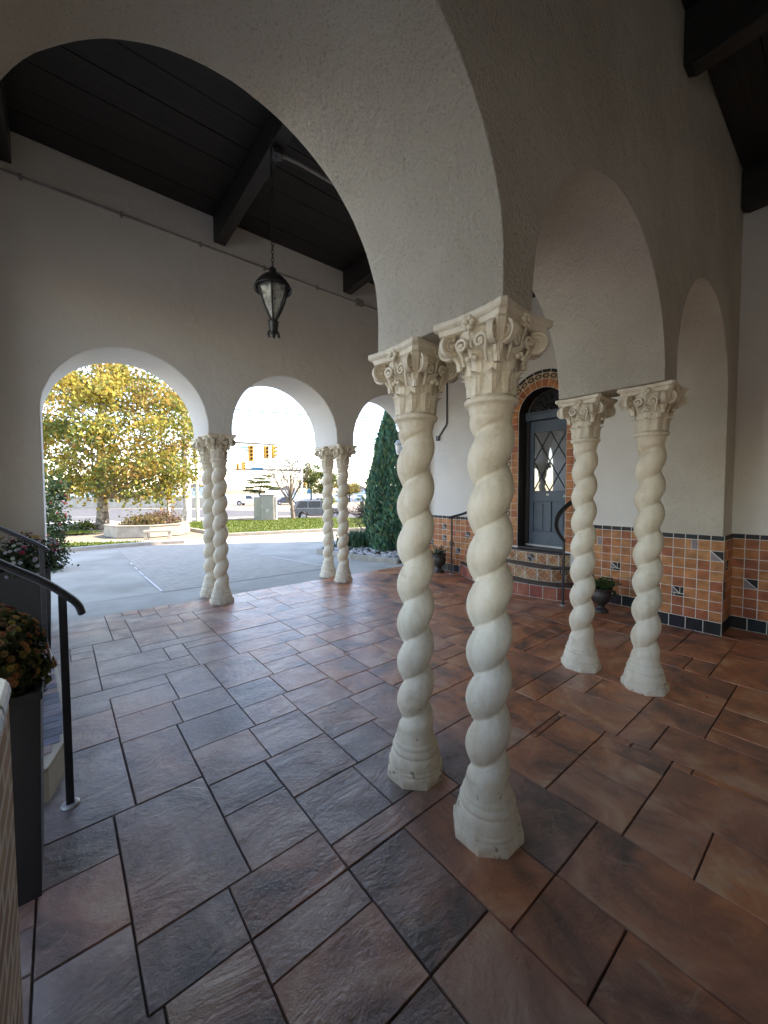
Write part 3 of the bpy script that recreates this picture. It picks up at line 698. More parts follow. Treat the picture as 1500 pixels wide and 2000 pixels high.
# ------------------------------------------------------------------ tiled steps
def smooth_path(pts, per=6):
    out = []; P = [Vector(p) for p in pts]
    for i in range(len(P) - 1):
        p0, p1, p2, p3 = P[max(i - 1, 0)], P[i], P[i + 1], P[min(i + 2, len(P) - 1)]
        for k in range(per):
            t = k / per
            out.append(0.5 * ((2 * p1) + (-p0 + p2) * t + (2 * p0 - 5 * p1 + 4 * p2 - p3) * t * t + (-p0 + 3 * p1 - 3 * p2 + p3) * t ** 3))
    out.append(P[-1]); return out
def resample(pts, n):
    L = [0]
    for a, b in zip(pts, pts[1:]): L.append(L[-1] + (b - a).length)
    out = []
    for k in range(n + 1):
        s = L[-1] * k / n; i = 0
        while i < len(L) - 2 and L[i + 1] < s: i += 1
        t = (s - L[i]) / max(L[i + 1] - L[i], 1e-9); out.append(pts[i].lerp(pts[i + 1], min(max(t, 0), 1)))
    return out, L[-1]
def step_tier(parent, path, back, z0, z1, mode, nose=0.028, body=M['grout'], seed=1, tread=M['nosing'], lip=0.012):
    rr = random.Random(seed)
    if mode != 'plain':      # core, tread and tiles share one run of facets
        tot_ = sum((b_ - a_).length for a_, b_ in zip(path, path[1:])); path = resample(path, max(3, round(tot_ / ((z1 - nose - z0) * (1.0 if mode == 'square' else 1.05)))))[0]
    poly = [(p.x, p.y) for p in path] + back
    b = MB(); b.prism(poly, z0, z1 - nose); b.build('step_core', body, parent)
    n_ = len(path)
    nrm = []
    for i in range(n_):
        t = path[min(i + 1, n_ - 1)] - path[max(i - 1, 0)]; t.normalize(); v = Vector((t.y, -t.x)); nrm.append(v)
    cx = sum(p[0] for p in poly) / len(poly); cyy = sum(p[1] for p in poly) / len(poly)
    if (path[n_ // 2] - Vector((cx, cyy))).dot(nrm[n_ // 2]) < 0: nrm = [-v for v in nrm]
    outp = [(path[i].x + nrm[i].x * lip, path[i].y + nrm[i].y * lip) for i in range(n_)] + back
    b = MB(); b.prism(outp, z1 - nose, z1); b.build('tread', tread, parent, bevel=0.006)
    t = MB(); top = z1 - nose
    def q2(p, v, s): return (p.x + v.x * s, p.y + v.y * s)
    if mode == 'plain': return
    def quad(pa, pb, va, vb, pts, c):
        vs = []
        for (x, y) in pts:
            p = pa.lerp(pb, x); v = va.lerp(vb, x); vs.append((*q2(p, v, 0.007), z0 + (top - z0) * y))
        t.add(vs, [tuple(range(len(pts)))], c)
    seg = (top - z0) * (1.0 if mode == 'square' else 1.05)
    tot = sum((b_ - a_).length for a_, b_ in zip(path, path[1:])); k = max(3, round(tot / seg))
    rs, _ = resample(path, k); nv = []
    for i in range(k + 1):
        tt = rs[min(i + 1, k)] - rs[max(i - 1, 0)]; tt.normalize(); v = Vector((tt.y, -tt.x))
        nv.append(v)
    if nv[k // 2].dot(nrm[n_ // 2]) < 0: nv = [-v for v in nv]
    for i in range(k):
        A, B = rs[i], rs[i + 1]; va = vb = (nv[i] + nv[i + 1]).normalized()
        if mode == 'square':
            c = rr.choice([(0.34, 0.11, 0.075), (0.30, 0.085, 0.065), (0.38, 0.14, 0.09), (0.26, 0.07, 0.06)]); quad(A, B, va, vb, [(.03, .04), (.97, .04), (.97, .96), (.03, .96)], c)
        else:
            e = 0.04; special = rr.random() < 0.16
            def pick(): return rr.choice(TAN)
            if special:
                for pts, c in (([(.5, e), (.5 + .46, .5), (.5, .5)], DARKT), ([(.5, .5), (.04, .5), (.5, e)], LAV), ([(.5, .96), (.04, .52), (.5, .52)], DARKT), ([(.5, .52), (.96, .52), (.5, .96)], LAV)):
                    quad(A, B, va, vb, pts, c)
            else: quad(A, B, va, vb, [(.5, e * 1.4), (1 - e * 1.4, .5), (.5, 1 - e * 1.4), (e * 1.4, .5)], pick())
            for pts in ([(e, e), (.5 - e, e), (e, .5 - e)], [(.5 + e, e), (1 - e, e), (1 - e, .5 - e)], [(1 - e, .5 + e), (1 - e, 1 - e), (.5 + e, 1 - e)], [(.5 - e, 1 - e), (e, 1 - e), (e, .5 + e)]):
                quad(A, B, va, vb, pts, pick())
    t.build('riser_tiles', M['tile'], parent)

steps = bthing('tiled_steps', 'three curved steps of terracotta and diamond tiles before the blue door', 'steps')
base = [(WU - 0.02, 2.30), (5.38, 2.38), (5.20, 2.58), (5.11, 2.92), (5.10, 3.23), (5.15, 3.6), (5.29, 4.0), (5.47, 4.38), (WU - 0.02, 4.60)]
def inset(pts, d):
    c = Vector((WU, 3.42)); out = []
    for p in pts:
        v = Vector(p) - c; L_ = v.length; out.append(tuple(c + v * ((L_ - d) / L_)))
    return [(WU - 0.02, out[0][1])] + out[1:-1] + [(WU - 0.02, out[-1][1])]
step_tier(steps, smooth_path(base), [], 0, 0.21, 'square', seed=2)
step_tier(steps, smooth_path(inset(base, 0.22)), [], 0.211, 0.415, 'diamond', seed=3)
step_tier(steps, smooth_path([(WU - 0.015, 2.62), (5.53, 2.66), (5.50, 2.8), (5.50, 3.3), (5.53, 3.6), (WU - 0.015, 3.66)]), [], 0.416, 0.60, 'diamond', seed=9)

lsteps = bthing('tiled_steps', 'low curved step of bluish and pink bricks behind the near black planter', 'steps')
lb = [(-0.64, 2.36), (-0.30, 2.38), (-0.07, 2.46), (-0.005, 2.68), (0.01, 3.0), (-0.01, 3.41), (-0.05, 4.0), (-0.10, 4.5), (-0.30, 4.72), (-0.64, 4.74)]
pth = [Vector(p) for p in lb]
step_tier(lsteps, pth, [], 0, 0.17, 'plain', nose=0.02, body=M['riser_beige'], tread=M['riser_beige'], lip=0.0)
tb = MB(); rr = random.Random(31)
for k in range(26):
    n0 = 2.50 + k * 0.085
    edge = -0.002 - max(0, (n0 - 3.0)) * 0.058 - max(0, 2.70 - n0) * 0.42
    for j, (a, b) in enumerate(((edge - 0.19, edge - 0.008), (edge - 0.38, edge - 0.198), (edge - 0.57, edge - 0.388))):
        c = rr.choice([(0.20, 0.22, 0.28), (0.16, 0.18, 0.245), (0.33, 0.26, 0.26), (0.36, 0.285, 0.27), (0.25, 0.245, 0.285)])
        tb.box(a, b - 0.004, n0 + 0.003, n0 + 0.082, 0.168, 0.1745, c)
tb.build('brick_tread', M['tile'], lsteps)
ltop = [Vector((p[0] - 0.30, p[1])) for p in lb[2:-2]]
step_tier(lsteps, ltop, [(-0.64, 4.45), (-0.64, 2.55)], 0.171, 0.36, 'plain', nose=0.02, body=M['riser_beige'], tread=M['riser_beige'], lip=0)

# left side wall, the low brick wall beside the camera
bw = bthing('low_brick_wall', 'low tan brick wall with rounded glazed cap tiles at the left edge', 'wall')
b = MB(); b.box(-0.35, -0.112, -0.9, 1.44, 0, 0.955); b.build('brickwork', M['brick'], bw, bevel=0.006)
for k in range(14):
    n1 = 1.455 - k * 0.17; c = MB()
    prof = [(-0.365, 0.957), (-0.34, 1.0)] + [(-0.150 + 0.042 * math.sin(t), 0.968 + 0.042 * math.cos(t)) for t in [0, .3, .6, .9, 1.2, 1.57]] + [(-0.107, 0.957)]
    c.prism(prof, n1 - 0.164, n1, axis='y'); c.build('cap_tile', M['cap_tile'], bw, bevel=0.004)

# the walls that close the bay the camera stands in: a back wall, then left walls shaped for the light 
bk = MB(); bk.box(-1.9, 6.3, -4.35, -4.02, 0, 5.06)
tag(bk.build('back_wall', M['stucco'], None, rotz=YAW), 'plain stucco wall closing the porch behind the camera', 'wall')
eb = MB(); eb.box(-1.9, -1.605, -4.015, PN0 - 0.004, 2.15, 5.06)  # unseen header, added to cut the light on the near arcade face
tag(eb.build('added_end_header', M['stucco'], None, rotz=YAW), 'unseen stucco header left of the camera, added to keep the near wall dim', 'wall')
poly = [(PN1 + 0.004, 5.06), (PN1 + 0.004, 3.7), (4.35, 3.7), (4.35, 0.0), (QN0 - 0.004, 0.0), (QN0 - 0.004, 5.06)]  # unseen wall; its opening is invented and sized to steer daylight inside
sw_ = MB(); sw_.prism(poly, -1.0, -0.665, axis='x')
tag(sw_.build('side_wall', M['stucco_smooth'], None, rotz=YAW), 'unseen stucco side wall at the left, its wide opening added for light', 'wall')
# ------------------------------------------------------------------ ceilings, beams, roof
def ceiling(name, u0, u1, n0, n1, h, seedv):
    mb = MB(); k = int((n1 - n0) / 0.29); w = (n1 - n0) / k; rr = random.Random(seedv)
    for i in range(k):
        a, b = n0 + i * w, n0 + (i + 1) * w
        mb.box(u0, u1, a + 0.004, b - 0.004, h + rr.uniform(0, 0.004), h + 0.03)
    mb.box(u0, u1, n0, n1, h + 0.031, h + 0.06)
    return struct(name, mb, M['board'], rotz=YAW)
ceiling('porch_ceiling', -0.655, 5.64, PN1 + 0.003, QN0 - 0.003, 5.0, 1)
ceiling('porch_ceiling', -1.6, 5.64, -4.0, PN0 - 0.003, 4.76, 2)
GB = 'dark ceiling beams of the porch'
def beam(label, u, n0, n1, h0, h1, bot0=None):
    mb = MB(); w = 0.065; b0 = h0 if bot0 is None else bot0
    prof = [(n0, b0), (n1 - 0.05, h0), (n1, h0 + 0.03), (n1, h1), (n0, h1)]
    mb.prism(prof, u - w, u + w, axis='x')
    return tag(mb.build('ceiling_beam', M['beam'], None, rotz=YAW, bevel=0.006), label, 'beam', GB)
beam('dark ceiling beam at the far left edge, above the yellow tree', -0.31, PN1 + 0.003, QN0 - 0.003, 4.66, 4.998, 4.80)
beam('dark ceiling beam carrying the junction box beside the hanging lantern', 1.70, PN1 + 0.003, QN0 - 0.003, 4.66, 4.998, 4.82)
beam('dark ceiling beam right of the lantern, cut by the large arch', 3.68, PN1 + 0.003, QN0 - 0.003, 4.66, 4.998, 4.82)
beam('dark beam with a slanting end at the upper right, left of the two there', 3.46, -4.0, PN0 - 0.003, 4.38, 4.758)
beam('dark beam at the upper right corner, lowest of the two there', 5.53, -4.0, PN0 - 0.003, 4.36, 4.758)
beam('dark ceiling beam over the camera side of the near wall', 1.46, -4.0, PN0 - 0.003, 4.38, 4.758)
lb_ = MB(); lb_.box(5.50, 5.645, PN1 + 0.004, QN0 - 0.004, 4.42, 4.998)
tag(lb_.build('wall_plate', M['beam'], None, rotz=YAW, bevel=0.006), 'dark timber along the top of the door wall, glimpsed beside the second arch', 'beam', GB)
rf = MB(); rf.box(-2.8, 8.7, -4.3, 6.6, 5.07, 5.35)
tag(rf.build('porch_roof', M['roofing'], None, rotz=YAW), 'flat dark roof over the porch above the arches', 'roof')
bl = bthing('main_building', 'tall stucco main building whose shadow falls across the driveway', 'building')
bpoly = [(0.70, 12.50), uv(8.65, 8.5), uv(8.65, 1.0), (16.0, 8.0), (14.5, 14.93)]
b = MB(); b.prism(bpoly, 0, 11.5); b.build('wall', M['white_wall'], bl)
b = MB(); b.prism(bpoly, 11.502, 11.9); b.build('roof', M['roofing'], bl)
bl.rotation_euler = (0, 0, 0)

# ------------------------------------------------------------------ twisted columns
def twist_shaft():
    z0, z1, pitch = 0.245, 1.86, 0.211; seg, rows = 64, 330; vs = []; fs = []
    for j in range(rows + 1):
        z = z0 + (z1 - z0) * j / rows
        e = min(1, (z - z0) / 0.07) * min(1, (z1 - z) / 0.07); e = e * e * (3 - 2 * e)
        base = 0.091 - 0.004 * (j / rows)
        for k in range(seg):
            th = 2 * PI * k / seg; ph = (z / pitch * 2 * PI - th) % (2 * PI); d = abs(ph - PI)      # d = PI in the valley
            s = abs(math.sin(ph / 2)); r = 0.054 + 0.0440 * (s ** 0.74)
            v = abs(PI - d)       # distance from the valley
            r += 0.0050 * math.exp(-((v - 0.40) / 0.055) ** 2)
            if v < 0.26: r = max(r, 0.054 + 0.0440 * (math.sin(0.26 / 2) ** 0.74) - 0.0015)
            rr_ = base + (r - base) * e
            vs.append((rr_ * math.cos(th), rr_ * math.sin(th), z))
    for j in range(rows):
        for k in range(seg):
            k2 = (k + 1) % seg; fs.append((j * seg + k, j * seg + k2, (j + 1) * seg + k2, (j + 1) * seg + k))
    mb = MB(); mb.add(vs, fs, smooth=True)
    mb.lathe([(0.089, 1.86), (0.093, 1.88), (0.096, 1.897), (0.107, 1.900), (0.112, 1.908), (0.112, 1.918), (0.106, 1.926), (0.094, 1.930), (0.09, 1.94)], 44, cap=True)
    return mb
def column_base():
    mb = MB()
    oc = lambda r, z: [(r * math.cos(PI / 8 + k * PI / 4), r * math.sin(PI / 8 + k * PI / 4), z) for k in range(8)]
    rings = [oc(0.155, 0.0), oc(0.157, 0.012), oc(0.155, 0.048), oc(0.149, 0.056)]
    vs = sum(rings, []); fs = []
    for j in range(3):
        for k in range(8): fs.append((j * 8 + k, j * 8 + (k + 1) % 8, (j + 1) * 8 + (k + 1) % 8, (j + 1) * 8 + k))
    fs.append(tuple(range(24, 32))); mb.add(vs, fs)
    pr = [(0.141, 0.055), (0.143, 0.062), (0.140, 0.070), (0.133, 0.073), (0.134, 0.080), (0.132, 0.102), (0.127, 0.120), (0.120, 0.131), (0.117, 0.134), (0.121, 0.142), (0.122, 0.152), (0.117, 0.163), (0.108, 0.168), (0.107, 0.173), (0.110, 0.179), (0.109, 0.188), (0.104, 0.194), (0.100, 0.197), (0.0985, 0.215), (0.096, 0.23), (0.093, 0.247)]
    mb.lathe(pr, 44, cap=False); return mb
def bell_r(z):
    t = min(max((z - 1.935) / 0.25, 0), 1); return 0.088 + 0.012 * t + 0.028 * t ** 3
def add_leaf(mb, ang, z0, hgt, wid, curl, off=0.006):
    rows, cs = 14, 12; vs = []; fs = []
    for j in range(rows + 1):
        t = j / rows
        zz = z0 + hgt * math.sin(t * PI / 2)
        rad = bell_r(z0 + hgt * t * 0.9) + off + curl * (max(0, t - 0.35) / 0.65) ** 2.2
        w = wid * (0.55 + 0.55 * math.sin(PI * min(t * 1.1, 1) * 0.8)) * (1.0 if t < 0.66 else math.sqrt(max(0.02, 1 - ((t - 0.66) / 0.345) ** 2)))
        w *= 1 + 0.24 * math.cos(t * 5 * 2 * PI)
        for i in range(cs + 1):
            s = i / cs * 2 - 1
            a = ang + s * w / rad / 1.05
            r2 = rad + 0.011 * (1 - abs(s)) * 0.8 + 0.0045 * math.cos(s * 4.5 * PI) - 0.010 * s * s
            vs.append((r2 * math.cos(a), r2 * math.sin(a), zz))
    for j in range(rows):
        for i in range(cs):
            q = j * (cs + 1) + i; fs.append((q, q + 1, q + cs + 2, q + cs + 1))
    mb.add(vs, fs, smooth=True)
def capital():
    mb = MB()
    mb.lathe([(0.088, 1.93), (0.091, 1.98), (0.096, 2.05), (0.105, 2.11), (0.124, 2.165), (0.14, 2.19), (0.14, 2.197)], 36)
    for k in range(10): add_leaf(mb, k * PI / 5, 1.935, 0.090, 0.029, 0.036)
    for k in range(8): add_leaf(mb, k * PI / 4, 1.955, 0.160, 0.044, 0.046, 0.003)
    for k in range(4):      # extra leaf under every corner scroll
        add_leaf(mb, PI / 4 + k * PI / 2, 1.985, 0.15, 0.036, 0.062, 0.006)
    for k in range(4):      # fluted wedge between the two scrolls of a corner
        a = PI / 4 + k * PI / 2; d = Vector((math.cos(a), math.sin(a), 0)); t_ = Vector((-math.sin(a), math.cos(a), 0))
        for q in (-1, 0, 1): mb.tube([d * 0.125 + t_ * q * 0.008 + Vector((0, 0, 2.07)), d * 0.168 + t_ * q * 0.010 + Vector((0, 0, 2.13)), d * 0.200 + t_ * q * 0.012 + Vector((0, 0, 2.195))], [0.008, 0.009, 0.010], 8)
    for k in range(4):      # small inner scrolls either side of the rosette
        for s in (-1, 1):
            a = k * PI / 2; d = Vector((math.cos(a), math.sin(a), 0)); t_ = Vector((-math.sin(a), math.cos(a), 0)) * s
            pts = [d * 0.112 + t_ * 0.055 + Vector((0, 0, 2.06)), d * 0.125 + t_ * 0.058 + Vector((0, 0, 2.10))]
            for q in range(22):
                th = PI * 0.1 + q * 0.40; rr_ = 0.030 * (1 - q / 25)
                pts.append(d * (0.142 + 0.002 * q / 22) + t_ * (0.045 + rr_ * math.cos(th)) + Vector((0, 0, 2.135 + rr_ * math.sin(th))))
            mb.tube(pts, [0.0075] * 2 + [0.0085 - 0.00015 * q for q in range(22)], 6)
            mb.ball(d * 0.143 + t_ * 0.045 + Vector((0, 0, 2.135)), 0.009, seg=8, rings=5)
        for q in (-1.6, 0, 1.6):
            mb.ball(d * 0.134 + Vector((-math.sin(a), math.cos(a), 0)) * q * 0.011 + Vector((0, 0, 2.085 - abs(q) * 0.006)), 0.012, seg=8, rings=6)
    return mb
def volute(k, sgn):
    """one of the two splayed scrolls under an abacus corner"""
    a = PI / 4 + k * PI / 2; d0 = Vector((math.cos(a), math.sin(a), 0)); t0 = Vector((-math.sin(a), math.cos(a), 0)); zv = Vector((0, 0, 1))
    a2 = a + sgn * 0.50; d = Vector((math.cos(a2), math.sin(a2), 0)); t_ = Vector((-math.sin(a2), math.cos(a2), 0))
    C = d0 * 0.176 + t0 * sgn * 0.026; cz = 2.146
    def P(x, y, z): return C + d * x + t_ * y + zv * z
    pts = [(-0.050, 2.050), (-0.046, 2.085), (-0.036, 2.118), (-0.024, 2.150), (-0.012, 2.178)]
    for q in range(44):
        th = PI * 0.62 - q * 0.30; rr_ = 0.046 * (1 - q / 49)
        pts.append((rr_ * math.cos(th), cz + rr_ * math.sin(th)))
    mb = MB(); vs = []; fs = []; n_ = len(pts)
    for i, (r, z) in enumerate(pts):
        i0, i1 = max(i - 1, 0), min(i + 1, n_ - 1); tr = Vector((pts[i1][0] - pts[i0][0], pts[i1][1] - pts[i0][1])); tr.normalize()
        nx, nz = -tr.y, tr.x; th_ = 0.0068 * (1 - 0.45 * i / n_); wd = 0.0125
        for (q, o) in ((-1, -1), (1, -1), (1, 1), (-1, 1)): vs.append(P(r + nx * o * th_, q * wd, z + nz * o * th_))
    for i in range(n_ - 1):
        for q in range(4):
            q2 = (q + 1) % 4; fs.append((i * 4 + q, i * 4 + q2, (i + 1) * 4 + q2, (i + 1) * 4 + q))
    fs += [(3, 2, 1, 0), tuple((n_ - 1) * 4 + q for q in range(4))]
    mb.add(vs, fs)
    seg = 18; vs = []
    for q_ in (-1, 1):
        for q in range(seg):
            th = 2 * PI * q / seg; vs.append(P(0.041 * math.cos(th), q_ * 0.004, cz + 0.041 * math.sin(th)))
    mb.add(vs, [tuple(range(seg)), tuple(range(2 * seg - 1, seg - 1, -1))] + [(q, (q + 1) % seg, seg + (q + 1) % seg, seg + q) for q in range(seg)])
    mb.ball(P(0, sgn * 0.009, cz), 0.010, seg=8, rings=6)
    return mb
def rosette(k):
    a = k * PI / 2; d = Vector((math.cos(a), math.sin(a), 0)); t_ = Vector((-math.sin(a), math.cos(a), 0)); c = d * 0.160 + Vector((0, 0, 2.212)); mb = MB()
    rot = Matrix((t_, Vector((0, 0, 1)), d)).transposed()
    for q in range(6):
        th = q * PI / 3; p = c + t_ * 0.021 * math.cos(th) + Vector((0, 0, 0.021 * math.sin(th)))
        mb.ball(p, 0.0135, 0.0135, 0.010, 8, 6, rot=rot)
    mb.ball(c + d * 0.008, 0.0095, seg=8, rings=6)
    mb.tube([c - d * 0.03, c], 0.02, 8)
    mb.tube([c + Vector((0, 0, -0.02)), c + Vector((0, 0, -0.05)) - d * 0.012, c + Vector((0, 0, -0.10)) - d * 0.028], [0.006, 0.005, 0.004], 6)
    return mb
def abacus():
    mb = MB()
    def ring(s, cut, conc):
        pts = []
        for k in range(4):
            a = k * PI / 2; ca, sa = math.cos(a), math.sin(a)
            for i in range(9):
                t = i / 8 * 2 - 1; y = t * (s - cut); x = s - conc * (1 - t * t)
                pts.append((x * ca - y * sa, x * sa + y * ca))
        return pts
    lv = [(0.150, 0.02, 0.020, 2.194), (0.162, 0.02, 0.020, 2.199), (0.166, 0.02, 0.020, 2.214), (0.167, 0.02, 0.020, 2.218), (0.176, 0.018, 0.020, 2.224), (0.181, 0.016, 0.018, 2.232), (0.181, 0.016, 0.018, 2.2495)]
    vs = []; fs = []
    for s, c, cc, z in lv: vs += [(x, y, z) for x, y in ring(s, c, cc)]
    m_ = 36
    for j in range(len(lv) - 1):
        for k in range(m_): fs.append((j * m_ + k, j * m_ + (k + 1) % m_, (j + 1) * m_ + (k + 1) % m_, (j + 1) * m_ + k))
    fs += [tuple(range(m_))[::-1], tuple(range((len(lv) - 1) * m_, len(lv) * m_))]
    mb.add(vs, fs); return mb
GC = 'twisted columns in pairs under the arches'
cols = [
 ((1.43, 1.008), 'white twisted column nearest the camera, the tallest in the picture'),
 ((1.44, 1.475), 'white twisted column just behind and left of the nearest, tallest one'),
 ((3.414, 1.00), 'rightmost white twisted column, paint chipped off its octagonal foot'),
 ((3.414, 1.475), 'white twisted column between the blue door and the rightmost column'),
 ((-0.535, 1.00), 'twisted column just outside the left edge of the picture, behind the low brick wall, on the camera side'),
 ((-0.535, 1.475), 'twisted column just outside the left edge of the picture, behind the low brick wall, on the far side'),
 ((1.676, 5.47), 'shaded twisted column in front of its twin between the yellow tree arch and the middle arch'),
 ((1.676, 5.945), 'twisted column half hidden behind its twin beside the yellow tree arch'),
 ((3.65, 5.47), 'shaded twisted column nearer the camera in the pair beside the grey SUV'),
 ((3.65, 5.945), 'twisted column standing before the grey SUV, farther of its pair'),
]
x, y = uv(*cols[0][0])
col0 = thing('twisted_column', cols[0][1], 'column', (x, y, 0), YAW, GC)
column_base().build('base', M['column'], col0, sharp=40)
twist_shaft().build('shaft', M['column'], col0)
cap = capital().build('capital', M['column'], col0)
for k in range(4):
    for q in (-1, 1): volute(k, q).build('volute', M['column'], cap, bevel=0.0015)
for k in range(4): rosette(k).build('rosette', M['column'], cap)
abacus().build('abacus', M['column'], cap)
for (p, lab) in cols[1:]:
    x, y = uv(*p); c_ = dup(col0, (x, y, 0), YAW, lab, GC)
    if p == (1.44, 1.475): c_.scale = (1, 1, 0.977)
col0.scale = (1, 1, 0.977)

# ------------------------------------------------------------------ hanging lantern
LH = 3.50
lan = bthing('hanging_lantern', 'black iron lantern with tapering glass panes hanging on a chain from the ceiling', 'lantern', 1.585, 3.5, LH)
b = MB(); z = 0.0; pts = []
for k in range(34):
    zc = 0.045 + k * 0.036; a = (k % 2) * PI / 2; ring = []
    for q in range(11):
        th = 2 * PI * q / 10; ring.append((0.011 * math.cos(th) * math.cos(a), 0.011 * math.cos(th) * math.sin(a), zc + 0.023 * math.sin(th)))
    b.tube(ring, 0.0035, 5)
b.build('chain', M['black_iron'], lan)
b = MB(); b.lathe([(0.012, 0.045), (0.03, 0.04), (0.034, 0.0), (0.045, -0.01), (0.09, -0.035), (0.125, -0.07), (0.155, -0.11), (0.172, -0.145), (0.17, -0.155), (0.15, -0.125), (0.12, -0.09), (0.06, -0.05), (0.02, -0.04)], 32, cap=False)
b.build('hood', M['black_iron'], lan)
b = MB()
def rad(t): return 0.128 * (1 - t) ** 0.9 + 0.052 + 0.012 * math.sin(PI * t)
for k in range(6):
    a = k * PI / 3; P_ = []
    for q in range(11):
        t = q / 10; r = rad(t) - 0.035; P_.append((r * math.cos(a), r * math.sin(a), -0.115 - 0.315 * t))
    b.tube(P_, 0.0085, 6)
b.lathe([(0.13, -0.118), (0.139, -0.118), (0.139, -0.132), (0.13, -0.132)], 6, cap=False, smooth=False)
b.build('cage', M['black_iron'], lan)
b = MB(); prof = [(rad(q / 10) - 0.042, -0.118 - 0.312 * q / 10) for q in range(11)]
b.lathe(prof, 6, cap=False, smooth=False); b.build('glass', M['lamp_glass'], lan)
b = MB(); b.tube([(0, 0, -0.43), (0, 0, -0.30)], 0.014, 8); b.tube([(0, 0, -0.30), (0, 0, -0.25), (0, 0, -0.22)], [0.012, 0.02, 0.004], 8); b.build('candle', M['frost_glass'], lan)
b = MB(); b.lathe([(0.02, -0.425), (0.04, -0.43), (0.05, -0.437), (0.045, -0.45), (0.04, -0.50), (0.036, -0.525), (0.03, -0.545), (0.02, -0.555)], 20)
for k in range(6):
    a = k * PI / 3; c = [(r * math.cos(a), r * math.sin(a), z_) for r, z_ in ((0.034, -0.52), (0.05, -0.54), (0.058, -0.552), (0.055, -0.568), (0.044, -0.568), (0.043, -0.556))]
    b.tube(c, 0.007, 6)
b.ball((0, 0, -0.565), 0.018, seg=10, rings=6)
b.build('finial', M['black_iron'], lan)

# conduits
cd = bthing('conduit_pipe', 'thin painted conduit clipped along the top of the far wall', 'pipe')
b = MB(); b.tube([(-0.6, QN0 - 0.014, 4.60), (5.60, QN0 - 0.014, 4.60)], 0.013, 8)
b.build('pipe', M['conduit'], cd)
for k in range(7):
    c = MB(); c.box(-0.2 + k * 0.83, -0.17 + k * 0.83, QN0 - 0.03, QN0 - 0.001, 4.565, 4.622); c.build('clip', M['conduit'], cd)
c = MB(); c.box(3.86, 4.0, QN0 - 0.05, QN0 - 0.001, 4.55, 4.655); c.build('junction_box', M['conduit'], cd, bevel=0.008)
cj = bthing('ceiling_conduit', 'pale conduit and round box under the beam above the lantern', 'pipe')
b = MB(); b.lathe([(0.055, 0), (0.055, 0.05), (0.045, 0.06)], 18, ctr=(1.70, 3.62, 4.66)); b.build('junction_box', M['conduit_dark'], cj)
b = MB(); b.tube([(1.75, 3.62, 4.70), (1.95, 3.62, 4.72), (3.60, 3.62, 4.72)], 0.016, 8); b.build('pipe', M['conduit'], cj)
b = MB(); b.tube([(1.70, 3.62, 4.66), (1.66, 3.58, 4.62), (1.60, 3.51, 4.64), (1.585, 3.5, 4.72)], 0.006, 6); b.build('hook', M['conduit_dark'], cj)
cw = bthing('wall_conduit', 'dark bent conduit on the wall between the two nearest columns', 'pipe')
b = MB(); b.tube([(WU - 0.015, 4.95, 3.9), (WU - 0.015, 4.95, 2.80), (WU - 0.015, 4.96, 2.74), (WU - 0.015, 5.16, 2.52)], 0.015, 8); b.build('pipe', M['conduit_dark'], cw)
b = MB(); b.box(WU - 0.05, WU - 0.001, 5.13, 5.20, 2.46, 2.55); b.build('fitting', M['conduit_dark'], cw, bevel=0.01)

# ------------------------------------------------------------------ handrails
def rail_thing(label, post, top, path, ring_h=None, flat=0.55, pr=0.016):
    t = bthing('handrail', label, 'handrail', group='black iron handrails at the steps')
    b = MB(); b.box(post[0] - pr, post[0] + pr, post[1] - pr, post[1] + pr, 0.008 if top > 0 else 0, top); b.build('post', M['black_iron'], t, bevel=0.003)
    b = MB(); pp = smooth_path([Vector(p) for p in path], 8); b.tube(pp, 0.031, 10, flat=flat); b.build('rail', M['black_iron'], t)
    b = MB(); b.lathe([(0.038, 0.0), (0.038, 0.006), (0.025, 0.010)], 18, ctr=(post[0], post[1], 0)); b.build('foot_plate', M['galv'], t)
    if ring_h:
        b = MB(); P_ = [(post[0], post[1] + 0.042 * math.cos(2 * PI * q / 16) + (0.0), ring_h + 0.042 * math.sin(2 * PI * q / 16)) for q in range(17)]
        b.tube(P_, 0.008, 6); b.tube([(post[0], post[1] + 0.018 * math.cos(2 * PI * q / 10), ring_h + 0.018 * math.sin(2 * PI * q / 10)) for q in range(8)], 0.006, 6)
        b.build('scroll', M['black_iron'], t)
    return t
rail_thing('curved black handrail and post at the left, nearest the camera', (0.007, 2.37), 1.02, [(-0.66, 2.37, 1.50), (-0.40, 2.37, 1.345), (-0.19, 2.37, 1.185), (-0.06, 2.37, 1.09), (0.02, 2.37, 1.015), (0.062, 2.37, 0.965), (0.078, 2.37, 0.915)])
rail_thing('black handrail over the flowers at the left, farther of the two there', (-0.115, 4.35), 1.04, [(-0.66, 4.35, 1.40), (-0.40, 4.35, 1.24), (-0.19, 4.35, 1.10), (-0.115, 4.35, 1.045), (-0.07, 4.35, 1.0)])
rail_thing('black handrail with a bowed top and scroll, right of the blue door', (5.06, 2.43), 0.86, [(5.06, 2.43, 0.85), (5.09, 2.50, 0.91), (5.16, 2.585, 1.02), (5.30, 2.62, 1.17), (5.48, 2.56, 1.32), (5.63, 2.43, 1.42)], ring_h=0.44, flat=0.7, pr=0.012)
rail_thing('thin grey handrail post left of the blue door, behind the nearest columns', (5.45, 4.66), 1.03, [(5.42, 4.70, 1.01), (5.45, 4.66, 1.035), (5.55, 4.50, 1.09), (5.63, 4.36, 1.16)], ring_h=0.56, flat=0.7, pr=0.012)

